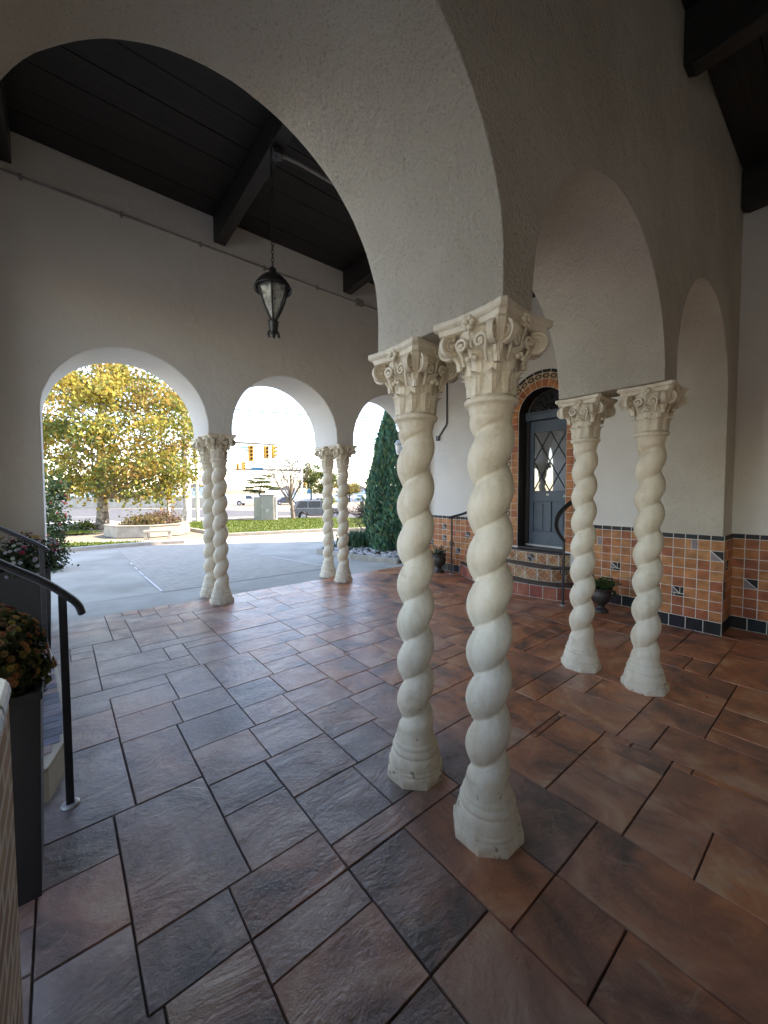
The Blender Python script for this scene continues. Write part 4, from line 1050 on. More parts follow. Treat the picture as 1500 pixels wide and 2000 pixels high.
# ------------------------------------------------------------------ foliage helpers
def leaf_quad(mb, p, size, c, nrm=None, droop=0.3):
    d = Vector((R.gauss(0, 1), R.gauss(0, 1), R.gauss(0, 0.7)))
    if nrm is not None: d = d * 0.7 + Vector(nrm)
    if d.length < 1e-4: d = Vector((0, 0, 1))
    d.normalize(); a = d.cross(Vector((R.gauss(0, 1), R.gauss(0, 1), R.gauss(0, 1))))
    if a.length < 1e-4: a = Vector((1, 0, 0))
    a.normalize(); b = d.cross(a); p = Vector(p); s = size * R.uniform(0.7, 1.3)
    vs = [p - a * s * 0.5, p + b * s * 0.36 + d * s * 0.1, p + a * s * 0.55, p - b * s * 0.36 + d * s * 0.1]
    mb.add(vs, [(0, 1, 2, 3)], c)
def jitc(c, f=0.25):
    k = R.uniform(1 - f, 1 + f); return tuple(max(0, x * k * R.uniform(0.9, 1.1)) for x in c)
def limb(mb, p0, p1, r0, r1, bend=0.1, n_=7):
    p0, p1 = Vector(p0), Vector(p1); L_ = (p1 - p0).length; o = Vector((R.gauss(0, 1), R.gauss(0, 1), R.gauss(0, 0.5))) * bend * L_
    pts = [p0.lerp(p1, t) + o * math.sin(PI * t) * 0.6 for t in [i / (n_ - 1) for i in range(n_)]]
    mb.tube(pts, [r0 + (r1 - r0) * i / (n_ - 1) for i in range(n_)], 7); return pts

def clump_crown(mb, centre, rad, nclump, nleaf, size, palette, clr=0.55, shell=0.75, flat=1.0, zmin=None):
    cs = []
    for _ in range(nclump):
        while True:
            v = Vector((R.uniform(-1, 1), R.uniform(-1, 1), R.uniform(-1, 1)))
            if v.length <= 1: break
        if v.length > 1e-3: v = v.normalized() * (shell + (1 - shell) * R.random()) if R.random() < 0.72 else v * shell
        cs.append(Vector(centre) + Vector((v.x * rad[0], v.y * rad[1], v.z * rad[2])))
    for c in cs:
        base = R.choice(palette); cr = clr * R.uniform(0.6, 1.35)
        for _ in range(nleaf):
            v = Vector((R.gauss(0, 0.5), R.gauss(0, 0.5), R.gauss(0, 0.4 * flat)))
            p = c + v * cr
            if zmin is not None and p.z < zmin: continue
            leaf_quad(mb, p, size, jitc(base if R.random() < 0.7 else R.choice(palette)))
    return cs

# planters at the left with flowers
def flower_mass(parent, cx, cy, z, rx, ry, rz, nleaf, leaf_pal, flowers, lsize=0.035):
    mb = MB()
    for _ in range(nleaf):
        a = R.uniform(0, 2 * PI); ph = math.acos(R.uniform(-0.25, 1)); k = R.uniform(0.55, 1.0)
        d = Vector((math.sin(ph) * math.cos(a), math.sin(ph) * math.sin(a), math.cos(ph)))
        lump = 1 + 0.28 * noise.noise(d * 2.3 + Vector((cx * 5, cy, 1)))
        leaf_quad(mb, (cx + d.x * rx * k * lump, cy + d.y * ry * k * lump, z + d.z * rz * k * lump), lsize, jitc(R.choice(leaf_pal), 0.35), d)
    mb.build('foliage', M['leaf'], parent)
    fb = MB()
    for (cnt, pal, s, zlo) in flowers:
        for _ in range(cnt):
            a = R.uniform(0, 2 * PI); ph = math.acos(R.uniform(zlo, 1)); d = Vector((math.sin(ph) * math.cos(a), math.sin(ph) * math.sin(a), math.cos(ph)))
            lump = 1.03 + 0.28 * noise.noise(d * 2.3 + Vector((cx * 5, cy, 1)))
            c = Vector((cx + d.x * rx * lump, cy + d.y * ry * lump, z + d.z * rz * lump)); col = jitc(R.choice(pal), 0.2)
            t1 = d.cross(Vector((0.3, 0.2, 1))).normalized(); t2 = d.cross(t1)
            k_ = 9; vs = [c - d * s * 0.1]
            for q in range(2 * k_):
                th = PI * q / k_; r_ = s * (0.55 if q % 2 == 0 else 0.36); vs.append(c + t1 * r_ * math.cos(th) + t2 * r_ * math.sin(th) + d * s * 0.18)
            fb.add(vs, [(0, 1 + q, 1 + (q + 1) % (2 * k_)) for q in range(2 * k_)], col)
            fb.ball(c + d * s * 0.08, s * 0.17, seg=6, rings=4, c=tuple(x * 0.8 for x in col))
    fb.build('blossoms', M['leaf'], parent)
def box_planter(label, u0, u1, n0, n1, h):
    t = bthing('tall_planter', label, 'planter', group='tall black box planters at the left steps')
    b = MB(); w = 0.018; taper = 0.02
    def ring(off, z): return [(u0 + off, n0 + off, z), (u1 - off, n0 + off, z), (u1 - off, n1 - off, z), (u0 + off, n1 - off, z)]
    rs = [ring(taper, 0), ring(0, h - 0.03), ring(-0.006, h - 0.03), ring(-0.006, h), ring(w, h), ring(w, h - 0.06)]
    vs = sum(rs, []); fs = [(3, 2, 1, 0)]
    for j in range(5):
        for k in range(4): fs.append((j * 4 + k, j * 4 + (k + 1) % 4, (j + 1) * 4 + (k + 1) % 4, (j + 1) * 4 + k))
    b.add(vs, fs); b.build('box', M['planter_black'], t, bevel=0.004)
    s = MB(); s.box(u0 + w, u1 - w, n0 + w, n1 - w, h - 0.08, h - 0.055); s.build('soil', M['soil'], t)
    return t
box_planter('tall black planter nearest the camera, holding the bronze chrysanthemums', -0.37, -0.065, 1.87, 2.19, 0.78)
fl1 = bthing('flowering_plant', 'bronze and yellow chrysanthemums in the near black planter', 'flowers')
flower_mass(fl1, -0.225, 2.03, 0.80, 0.175, 0.19, 0.27, 5200, [(0.07, 0.085, 0.03), (0.10, 0.115, 0.04), (0.05, 0.065, 0.025), (0.14, 0.125, 0.05)],
    [(190, [(0.42, 0.20, 0.08), (0.50, 0.28, 0.10), (0.36, 0.15, 0.07), (0.30, 0.17, 0.08)], 0.027, 0.05), (60, [(0.36, 0.27, 0.07), (0.28, 0.22, 0.06)], 0.025, 0.0), (3, [(0.18, 0.02, 0.02)], 0.04, 0.7)])
box_planter('tall black planter under the white and pink flowers, beside the far wall', -0.45, -0.07, 4.80, 5.16, 0.79)
fl2 = bthing('flowering_plant', 'white and pink flowers spilling from the farther black planter', 'flowers')
flower_mass(fl2, -0.24, 4.97, 0.82, 0.27, 0.26, 0.27, 1300, [(0.04, 0.06, 0.03), (0.06, 0.08, 0.04), (0.03, 0.045, 0.025)],
    [(80, [(0.50, 0.52, 0.52), (0.42, 0.44, 0.44)], 0.036, -0.3), (16, [(0.32, 0.05, 0.10), (0.26, 0.03, 0.07)], 0.04, 0.35), (3, [(0.55, 0.42, 0.2)], 0.08, 0.8)])

# urns by the door
def urn(label, plabel, u, n, s, nleaf, pal):
    t = bthing('plant_urn', label, 'plant pot', u, n, 0)
    b = MB(); b.lathe([(r * s, z * s) for r, z in [(0.10, 0), (0.105, 0.02), (0.085, 0.045), (0.05, 0.07), (0.045, 0.09), (0.07, 0.12), (0.115, 0.17), (0.135, 0.23), (0.13, 0.29), (0.12, 0.31), (0.145, 0.335), (0.148, 0.35), (0.13, 0.352), (0.12, 0.31)]], 28, cap=False); b.build('pot', M['pot'], t)
    b = MB(); b.lathe([(0.125 * s, 0.315 * s), (0.02, 0.33 * s)], 16); b.build('soil', M['soil'], t)
    p = bthing('potted_plant', plabel, 'plant', u, n, 0.33 * s)
    mb = MB()
    for k in range(34):
        a = R.uniform(0, 2 * PI); L_ = R.uniform(0.08, 0.30) * s; d = Vector((math.cos(a), math.sin(a), R.uniform(-0.1, 1.9))); d.normalize()
        for q in range(nleaf):
            tt = R.uniform(0.15, 1); pnt = d * L_ * tt + Vector((0, 0, -0.25 * (tt * L_) ** 2 / 0.3 * (1.5 - d.z))) + Vector((R.gauss(0, .013), R.gauss(0, .013), R.gauss(0, .013)))
            leaf_quad(mb, pnt, 0.032, jitc(R.choice(pal), 0.3))
    mb.build('foliage', M['leaf'], p)
urn('dark footed urn against the tiled wall, behind the rightmost column', 'small leafed green plant in the urn by the tiled wall', 5.16, 2.0, 0.85, 34, [(0.035, 0.07, 0.02), (0.06, 0.11, 0.03), (0.09, 0.14, 0.05)])
urn('dark urn in the corner beyond the handrail post, left of the steps', 'low grey green plant in the corner urn', 5.40, 4.92, 0.95, 16, [(0.10, 0.14, 0.10), (0.14, 0.18, 0.13), (0.07, 0.10, 0.07)])

# lamp outside on the far wall
wl = bthing('wall_lamp', 'small outdoor wall lamp with white glass beside the arborvitae', 'lamp', 5.60, 6.26, 2.45)
b = MB(); b.lathe([(0.02, 0.13), (0.04, 0.12), (0.085, 0.06), (0.095, 0.04), (0.09, 0.03)], 16); b.build('hood', M['galv'], wl)
b = MB(); b.lathe([(0.07, 0.03), (0.065, -0.06), (0.045, -0.15), (0.03, -0.18)], 14); b.build('globe', M['frost_glass'], wl)
b = MB(); b.tube([(0, 0, 0.12), (0.0, -0.08, 0.17), (0.04, -0.158, 0.05)], 0.012, 7); b.build('bracket', M['black_iron'], wl)

# ------------------------------------------------------------------ ground outside
def gz(y):
    if y < 22: return -0.035
    if y < 31: t = (y - 22) / 9; t = t * t * (3 - 2 * t); return -0.035 - 0.90 * t
    return -0.935
def sheet(name, poly, off, m, kind='structure', step=3.0):
    """flat polygon cut into bands so that it follows the fall of the ground"""
    bm = bmesh.new(); f = bm.faces.new([bm.verts.new((x, y, 0)) for x, y in poly])
    if f.normal.z < 0 or True: bm.normal_update()
    if f.normal.z < 0: f.normal_flip()
    for yy in [22 + 0.75 * k for k in range(13)]:
        g = bm.verts[:] + bm.edges[:] + bm.faces[:]
        bmesh.ops.bisect_plane(bm, geom=g, plane_co=(0, yy, 0), plane_no=(0, 1, 0))
    bmesh.ops.triangulate(bm, faces=bm.faces[:])
    for v in bm.verts: v.co.z = gz(v.co.y) + off
    me = bpy.data.meshes.new(name); bm.to_mesh(me); bm.free(); me.materials.append(m)
    o = bpy.data.objects.new(name, me); COL.objects.link(o); o['kind'] = kind
    return o
sheet('ground', [(-400, -60), (400, -60), (400, 92), (-400, 92)], -0.02, M['pale_pave'])
b = MB(); b.box(-900, 900, 92.2, 420, -1.3, -1.25); struct('water', b, M['water'])
b = MB(); b.box(-400, 400, 91.8, 92.15, -2.5, -0.92); tag(b.build('bulkhead', M['wall_beige']), 'low concrete bulkhead along the edge of the blue water', 'wall')
fs_ = MB(); pts = []
for k in range(161):
    x = -900 + k * 11.25; pts.append((x, 1.0 + 2.6 * abs(noise.noise(Vector((x * 0.021, 3, 0)))) + 1.2 * abs(noise.noise(Vector((x * 0.09, 7, 0))))))
vs = []; fs = []
for x, h in pts: vs += [(x, 405, -1.25), (x, 418, h), (x, 470, h + 0.5), (x, 640, -1.25)]
for k in range(160):
    for j in range(3): q = k * 4 + j; fs.append((q, q + 4, q + 5, q + 1))
fs_.add(vs, fs); struct('far_shore', fs_, M['far_land'])
b = MB(); b.box(-1500, 1500, 641, 3000, -1.32, -1.27); struct('far_ground', b, M['far_land'])

# driveway and the paved lane, in building axes where they are squared to the arches
def bsheet(name, poly, z, m): return sheet(name, [uv(u, n) for u, n in poly], z, m)
sheet('driveway', [uv(-3.0, 5.79), uv(8.0, 5.79), (3, 12), (0, 14.2), (-2.3, 14.9), (-5.2, 13.3), (-9, 12.1), (-12, 11.4), (-12, 8.0)], 0.0, M['concrete'])
b = MB(); b.prism([(1.20, 6.72), (4.3, 6.72), (4.18, 7.05), (3.98, 7.9), (3.80, 8.9), (3.72, 10.2), (3.70, 13.0), (1.16, 13.2)], -0.034, -0.0305); struct('paver_lane', b, M['paver'], rotz=YAW)
def strip(name, label, pts, w=0.032, z=-0.0305):
    mb = MB()
    for a, c in zip(pts, pts[1:]):
        a, c = Vector(a), Vector(c); t = (c - a).normalized(); v = Vector((-t.y, t.x)) * w / 2
        mb.add([(p.x, p.y, z + 0.004) for p in (a - v, a + v, c + v, c - v)], [(3, 2, 1, 0)])
        mb.add([(p.x, p.y, z + 0.001) for p in (a - v, a + v, c + v, c - v)], [(0, 1, 2, 3)])
    return struct(name, mb, M['edging'], rotz=YAW)
strip('lane_edging', '', [(1.19, 6.80), (1.165, 8.2)]); strip('lane_edging', '', [(1.165, 8.3), (1.16, 8.8)]); strip('lane_edging', '', [(1.16, 9.0), (1.16, 9.3)]); strip('lane_edging', '', [(1.16, 9.7), (1.165, 9.95)])
strip('lane_edging', '', [(4.30, 6.75), (4.18, 7.05), (4.05, 7.6), (3.93, 8.2), (3.83, 8.75)], 0.026)
# joints in the concrete apron
jm = MB()
for (a, c) in (((-3, 6.71), (8, 6.71)), ((-0.9, 6.72), (-0.9, 12.5)), ((5.2, 5.82), (4.4, 6.7))):
    a, c = Vector(a), Vector(c); t = (c - a).normalized(); v = Vector((-t.y, t.x)) * 0.005
    jm.add([(p.x, p.y, -0.0305) for p in (a - v, a + v, c + v, c - v)], [(3, 2, 1, 0)])
struct('apron_joints', jm, M['joint'], rotz=YAW)

sheet('bounce_sheet', [(-16, -12), uv(-1.65, -12), uv(-1.65, 5.75), (-7, 5.5), (-9.0, 7.0), (-16, 7)], 0.001, M['concrete'])  # unseen pale concrete, added to bounce daylight into the porch
# lawns (turf sheet + short blades), kerbs
def lawn(name, poly, blades, hgt=0.05):
    sheet(name + '_turf', poly, 0.045, M['grass_soil'])
    xs = [p[0] for p in poly]; ys = [p[1] for p in poly]; mb = MB(); c = 0
    def inside(x, y):
        k = False; j = len(poly) - 1
        for i in range(len(poly)):
            if (poly[i][1] > y) != (poly[j][1] > y) and x < (poly[j][0] - poly[i][0]) * (y - poly[i][1]) / (poly[j][1] - poly[i][1]) + poly[i][0]: k = not k
            j = i
        return k
    while c < blades:
        x, y = R.uniform(min(xs), max(xs)), R.uniform(min(ys), max(ys))
        c += 1
        if not inside(x, y): continue
        a = R.uniform(0, PI); w = 0.02; h = hgt * R.uniform(0.5, 1.3); z = gz(y) + 0.044; lx, ly = R.gauss(0, 0.02), R.gauss(0, 0.02)
        mb.add([(x - w * math.cos(a), y - w * math.sin(a), z), (x + w * math.cos(a), y + w * math.sin(a), z), (x + lx, y + ly, z + h)], [(0, 1, 2)], jitc(R.choice([(0.085, 0.125, 0.012), (0.12, 0.155, 0.015), (0.07, 0.11, 0.01), (0.15, 0.165, 0.02)]), 0.2))
    o = mb.build(name + '_grass', M['leaf']); o['kind'] = 'stuff'
    tag(o, 'short mown grass', 'grass')
main_lawn = [(-8.3, 13.25), (-5.2, 13.5), (-2.35, 15.15), (0.5, 15.9), (6, 16.3), (6, 21.3), (-2.5, 22.2), (-5.0, 22.0), (-7.2, 20.8), (-9.9, 18.9), (-9.0, 17.2), (-7.4, 15.6), (-6.7, 14.8)]
lawn('lawn', [(-5.4, 13.55), (-2.35, 15.15), (0.5, 15.9), (6, 16.3), (6, 21.3), (-2.5, 22.2), (-5.0, 22.0), (-7.2, 20.8), (-9.9, 19.3), (-9.6, 17.6), (-8.2, 16.2)], 26000)
lawn('verge', [(-14, 9.3), (-8.3, 10.0), (-7.55, 10.75), (-6.6, 11.45), (-7.4, 11.75), (-14, 10.9)], 5000)
lawn('corner_grass', [(-16, 13.0), (-11.3, 13.75), (-10.3, 14.5), (-11.6, 15.0), (-16, 14.6)], 4000)
def kerb(name, pts, w=0.14, h=0.10, m=None):
    mb = MB()
    for a, c in zip(pts, pts[1:]):
        a, c = Vector(a), Vector(c); t = (c - a).normalized(); v = Vector((-t.y, t.x)) * w / 2; z = gz(a.y)
        mb.obox(((a.x + c.x) / 2, (a.y + c.y) / 2, z + h / 2 - 0.02), (t.x * (c - a).length / 2, t.y * (c - a).length / 2, 0), (v.x, v.y, 0), (0, 0, h / 2 + 0.02))
    return struct(name, mb, m or M['kerb'], bevel=0.012)
kerb('lawn_kerb', [(-8.25, 16.1), (-5.45, 13.47), (-4.0, 14.2), (-2.35, 15.07), (0.5, 15.82), (6, 16.22)], 0.13, 0.10)
kerb('verge_kerb', [(-14, 9.2), (-8.2, 9.9), (-7.5, 10.65), (-6.5, 11.42), (-5.9, 11.60)], 0.2, 0.10)
bed = [(-1.55, 9.72), (-0.69, 8.96), (0.23, 8.33), (0.6, 8.3), (2.5, 9.5), (2.0, 12.0), (0.2, 12.6), (-1.0, 11.8), (-1.5, 10.6)]
sheet('planting_bed', bed, 0.03, M['soil'])
kerb('bed_kerb', [(-1.55, 10.4), (-1.62, 9.70), (-0.69, 8.89), (0.30, 8.24)], 0.11, 0.11)

# road and its markings
sheet('road', [(-90, 20.0), (-24, 17.6), (-14.4, 18.2), (-11.5, 19.2), (-8.6, 21.2), (-6.5, 23.6), (-2, 25.0), (40, 27.0), (40, 41), (-8, 44), (-14, 52), (-60, 62), (-90, 60)], 0.004, M['asphalt'])
def stripe(pts, off=0.012): sheet('road_marking', pts, off, M['road_paint'])
for k in range(6):     # crossing at the left
    x = -16.6 + k * 0.85; stripe([(x, 18.5 + k * .10), (x + 0.5, 18.55 + k * .10), (x + 0.95, 20.3 + k * .10), (x + 0.45, 20.3 + k * .10)])
for k in range(7):     # crossing beyond the poles
    x = -11.6 + k * 0.62; y = 21.6 + k * 1.0; stripe([(x, y), (x + 2.6, y - 0.7), (x + 2.7, y - 0.28), (x + 0.1, y + 0.42)])
stripe([(-38, 31), (-30, 31.6), (-30, 31.8), (-38, 31.2)]); stripe([(-27, 32.2), (-20, 32.9), (-20, 33.1), (-27, 32.4)]); stripe([(-36, 37), (-28, 38), (-28, 38.2), (-36, 37.2)])
sheet('traffic_island', [(-20, 33), (-9.5, 36.5), (-4, 38), (-4, 39.3), (-10, 38.9), (-20, 35.6)], 0.03, M['pale_pave'])
sheet('parking_lot', [(-32, 56), (-9, 46), (40, 44), (40, 62), (-20, 66)], 0.012, mat('worn_lot', (0.17, 0.145, 0.115), (0.24, 0.205, 0.165), scale=0.3, rough=0.95))

# sea wall
sw = thing('sea_wall', 'long low weathered wall across the road behind the yellow tree', 'wall')
b = MB(); b.box(-60, -30.5, 60.0, 60.5, -0.94, 0.55); b.build('wall', M['wall_beige'], sw)
b = MB(); b.box(-60.2, -30.3, 59.9, 60.6, 0.552, 0.72); b.build('coping', M['kerb'], sw)
b = MB(); b.box(-30.2, -29.6, 59.85, 60.6, -0.94, 0.95); b.build('end_post', M['white_paint'], sw)
b = MB(); b.box(-29.58, -25.4, 60.05, 60.5, -0.94, 0.60); b.build('low_wall', M['stone_planter'], sw)

# ------------------------------------------------------------------ yellow street tree
tr = thing('plane_tree', 'big street tree in yellow and green autumn leaf with a mottled trunk', 'tree', (-11.85, 16.5, -0.03))
tb_ = MB()
tpts = [(0, 0, 0), (0.0, 0, 0.12), (0.02, 0, 0.5), (0.03, 0.02, 1.2), (-0.02, 0.02, 2.0), (0.02, 0, 3.0), (0.05, 0.02, 4.2), (0.1, 0, 5.6), (0.1, 0, 6.8)]
tb_.tube(tpts, [0.36, 0.27, 0.215, 0.195, 0.18, 0.15, 0.11, 0.07, 0.03], 14)
crown = MB()
PAL = [(0.42, 0.33, 0.06), (0.37, 0.31, 0.06), (0.29, 0.28, 0.06), (0.20, 0.22, 0.05), (0.38, 0.26, 0.06), (0.14, 0.17, 0.045), (0.46, 0.38, 0.08), (0.25, 0.17, 0.05), (0.19, 0.22, 0.05)]
ctr = Vector((0.55, 0, 4.0))
cl = []
for _ in range(215):
    while True:
        v = Vector((R.uniform(-1, 1), R.uniform(-1, 1), R.uniform(-1, 1)))
        if 0.1 < v.length <= 1: break
    v = v.normalized() * (0.5 + 0.5 * R.random() ** 0.6)
    w = 1 - 0.22 * max(0, v.z) + (0.10 if v.z < -0.2 else 0)
    cl.append(ctr + Vector((v.x * 3.5 * w, v.y * 3.2 * w, v.z * 3.35)))
cl = [c for c in cl if c.z > 1.75 - 0.30 * min(abs(c.x), 2.2)]
for c in cl:
    t = min(max((c.z - 0.9) / 5.8, 0.1), 0.92); i = t * 8; j = int(i)
    st = Vector(tpts[j]).lerp(Vector(tpts[min(j + 1, 8)]), i - j); st.z = max(1.3, min(st.z, c.z - 0.1 * (c - st).length))
    if R.random() < 0.45: limb(tb_, st, c, max(0.02, 0.055 * (1 - t * 0.5)), 0.008, 0.08, 6)
    base = R.choice(PAL); side = 1
    cr = R.uniform(0.42, 0.75)
    for _ in range(112):
        p = c + Vector((R.gauss(0, .5) * cr, R.gauss(0, .5) * cr, R.gauss(0, .38) * cr))
        leaf_quad(crown, p, 0.145, jitc(base if R.random() < 0.6 else R.choice(PAL), 0.3))
tb_.build('trunk', M['bark'], tr); crown.build('crown', M['leaf'], tr)
sp = thing('trunk_shrub', 'small green plants around the foot of the yellow tree', 'plant', (-12.3, 15.9, -0.03))
mb = MB(); clump_crown(mb, (0, 0, 0.12), (0.55, 0.3, 0.16), 12, 40, 0.10, [(0.10, 0.13, 0.03), (0.16, 0.15, 0.04), (0.07, 0.1, 0.03)], 0.2, zmin=0.0); mb.build('foliage', M['leaf'], sp)

# octagonal planter and bench
pl_ = thing('stone_planter', 'low octagonal pale stone planter in the sun', 'planter', (-8.55, 14.25, -0.03), 0.15)
b = MB(); oc = lambda r, z, k=8: [(r * math.cos(PI / 8 + q * PI / 4), r * 0.95 * math.sin(PI / 8 + q * PI / 4), z) for q in range(8)]
rs = [oc(1.36, 0), oc(1.33, 0.36), oc(1.36, 0.36), oc(1.36, 0.40), oc(1.14, 0.40), oc(1.14, 0.30)]; vs = sum(rs, []); fs = []
for j in range(5):
    for k in range(8): fs.append((j * 8 + k, j * 8 + (k + 1) % 8, (j + 1) * 8 + (k + 1) % 8, (j + 1) * 8 + k))
b.add(vs, fs); b.build('rim', M['stone_planter'], pl_, bevel=0.01)
b = MB(); b.prism([(x, y) for x, y, z in oc(1.145, 0)], 0.30, 0.345); b.build('soil', M['soil'], pl_)
pp = thing('planter_shrubs', 'dry brown and yellow green plants filling the stone planter', 'plant', (-8.55, 14.25, 0.31))
mb = MB(); clump_crown(mb, (0.1, 0.1, 0.10), (0.95, 0.85, 0.13), 46, 44, 0.09, [(0.17, 0.11, 0.06), (0.14, 0.10, 0.05), (0.19, 0.17, 0.045), (0.11, 0.12, 0.035), (0.2, 0.13, 0.085)], 0.3, zmin=0.02)
clump_crown(mb, (0.25, 0.2, 0.24), (0.45, 0.4, 0.16), 14, 40, 0.08, [(0.2, 0.13, 0.09), (0.17, 0.11, 0.07)], 0.28, zmin=0.02); mb.build('foliage', M['leaf'], pp)
be = thing('stone_bench', 'small pale stone bench in front of the octagonal planter', 'bench', (-7.28, 12.62, -0.03), 0.42)
b = MB(); b.box(-0.40, 0.40, -0.15, 0.15, 0.235, 0.30); b.build('seat', M['stone_planter'], be, bevel=0.012)
for s in (-1, 1):
    b = MB(); b.prism([(s * 0.33 - 0.045, 0), (s * 0.33 + 0.045, 0), (s * 0.33 + 0.055, 0.05), (s * 0.33 + 0.03, 0.12), (s * 0.33 + 0.055, 0.234), (s * 0.33 - 0.055, 0.234), (s * 0.33 - 0.03, 0.12), (s * 0.33 - 0.055, 0.05)], -0.13, 0.13, axis='y'); b.build('leg', M['stone_planter'], be)

# hedge with red flowers outside the left jamb
hg = thing('flowering_hedge', 'narrow green shrub with red flowers outside the left jamb of the far arch', 'shrub', (-6.43, 7.55, -0.03))
mb = MB()
for k in range(12):
    clump_crown(mb, (0.02 * R.gauss(0, 1), 0, 0.12 + k * 0.145), (0.24, 0.30, 0.12), 7, 38, 0.055, [(0.035, 0.065, 0.025), (0.05, 0.09, 0.03), (0.025, 0.05, 0.02)], 0.14, zmin=0.0)
mb.build('foliage', M['leaf'], hg)
fb = MB()
for _ in range(34): 
    a = R.uniform(-1.2, 1.6); fb.ball((0.27 * math.cos(a), 0.30 * math.sin(a), R.uniform(0.15, 1.75)), 0.018, seg=5, rings=4, c=jitc((0.30, 0.05, 0.08), 0.3))
fb.build('blossoms', M['leaf'], hg)

# right bed: arborvitae, bush, twiggy shrub, river rocks
av = thing('arborvitae', 'tall dense dark green arborvitae outside the right arch', 'tree', (0.12, 9.95, -0.02))
b = MB(); b.tube([(0, 0, 0), (0, 0, 3.0)], [0.07, 0.02], 8); b.build('trunk', M['dark_bark'], av)
mb = MB()
def avr(h): 
    t = h / 3.55; return 0.55 * (1 - max(0, (t - 0.30) / 0.70) ** 1.75) * (0.84 + 0.16 * min(1, t / 0.2))
for _ in range(11500):
    h = 3.5 * R.random() ** 1.1 + 0.04; a = R.uniform(0, 2 * PI); lump = 1 + 0.30 * noise.noise(Vector((math.cos(a) * 2.2, math.sin(a) * 2.2, h * 1.5)))
    r = avr(h) * lump * (0.72 + 0.3 * R.random() ** 0.5)
    p = Vector((r * math.cos(a), r * math.sin(a), h)); up = Vector((0.35 * math.cos(a), 0.35 * math.sin(a), 1)).normalized()
    s = R.uniform(0.05, 0.15); w = Vector((-math.sin(a), math.cos(a), 0)); w = (w + Vector((R.gauss(0, .6), R.gauss(0, .6), R.gauss(0, .2)))).normalized() * s * 0.30
    up = (up + Vector((R.gauss(0, .25), R.gauss(0, .25), 0))).normalized()
    mb.add([p - w * 0.5, p - w + up * s * 0.5, p + up * s, p + w + up * s * 0.5, p + w * 0.5], [(0, 1, 2, 3, 4)], jitc(R.choice([(0.085, 0.20, 0.14), (0.12, 0.26, 0.165), (0.065, 0.155, 0.11), (0.15, 0.29, 0.15), (0.16, 0.20, 0.09)]), 0.3))
mb.build('foliage', M['leaf'], av)
bu = thing('grassy_bush', 'low bushy strap leaved plant beside the river rocks', 'shrub', (-0.72, 10.55, -0.02))
mb = MB()
for _ in range(900):
    a = R.uniform(0, 2 * PI); L_ = R.uniform(0.3, 0.62); lean = R.uniform(0.1, 1.0); x0, y0 = R.gauss(0, 0.22), R.gauss(0, 0.2); d = Vector((math.cos(a), math.sin(a), 0)); w = Vector((-math.sin(a), math.cos(a), 0)) * 0.012
    p0 = Vector((x0, y0, 0)); p1 = p0 + d * lean * L_ * 0.35 + Vector((0, 0, L_ * 0.7)); p2 = p0 + d * lean * L_ * 0.85 + Vector((0, 0, L_ * (0.95 - 0.35 * lean)))
    mb.add([p0 - w, p0 + w, p1 + w * 1.1, p1 - w * 1.1, p2], [(0, 1, 2, 3), (3, 2, 4)], jitc(R.choice([(0.07, 0.14, 0.075), (0.11, 0.19, 0.10), (0.055, 0.11, 0.06)]), 0.3))
mb.build('foliage', M['leaf'], bu)
tw = thing('bare_shrub', 'spreading bare twiggy shrub with a dark stem left of the arborvitae', 'shrub', (-0.55, 12.2, -0.02))
mb = MB(); lf = MB()
mb.tube([(0, 0, 0), (0.02, 0, 0.5), (0.0, 0.02, 0.95)], [0.045, 0.035, 0.028], 8)
mb.tube([(0.12, -0.2, 0), (-0.1, -0.1, 0.32), (-0.35, 0, 0.62)], [0.03, 0.02, 0.01], 6)
for k in range(44):
    a = R.uniform(0, 2 * PI); L_ = R.uniform(0.3, 0.75); z0 = R.uniform(0.55, 0.98); p = Vector((0, 0, z0)); e = p + Vector((math.cos(a) * L_, math.sin(a) * L_, R.uniform(-0.15, 0.42)))
    pp_ = limb(mb, p, e, 0.012, 0.004, 0.18, 5)
    for q in range(5):
        s_ = R.choice(pp_[1:]); e2 = s_ + Vector((R.gauss(0, .18), R.gauss(0, .18), R.gauss(0.03, .12))); limb(mb, s_, e2, 0.005, 0.002, 0.2, 4)
        for _ in range(3): leaf_quad(lf, e2 + Vector((R.gauss(0, .05), R.gauss(0, .05), R.gauss(0, .04))), 0.035, jitc((0.16, 0.09, 0.07), 0.4))
mb.build('twigs', M['dark_bark'], tw); lf.build('withered_leaves', M['leaf'], tw)
rk = MB(); cnt = 0
while cnt < 620:
    t = R.random(); x = -1.5 + R.random() * 3.6; y = 8.4 + R.random() * 3.0
    edge = 9.72 - (x + 1.55) * 0.80
    if y < edge + 0.10 or y > edge + 1.9: continue
    s = R.uniform(0.022, 0.06); g_ = R.uniform(0.22, 0.62); cnt += 1
    rot = Matrix.Rotation(R.uniform(0, PI), 3, 'Z')
    rk.ball((x, y, 0.0 + s * 0.3 + R.uniform(0, 0.035)), s * 1.3, s * R.uniform(.8, 1.1), s * 0.62, 8, 5, c=(g_, g_ * R.uniform(.92, 1.0), g_ * R.uniform(.86, 1.02)), jit=0.3, rot=rot)
o = rk.build('river_rocks', M['rock']); o['kind'] = 'stuff'; tag(o, 'bed of pale grey river rocks', 'rocks')

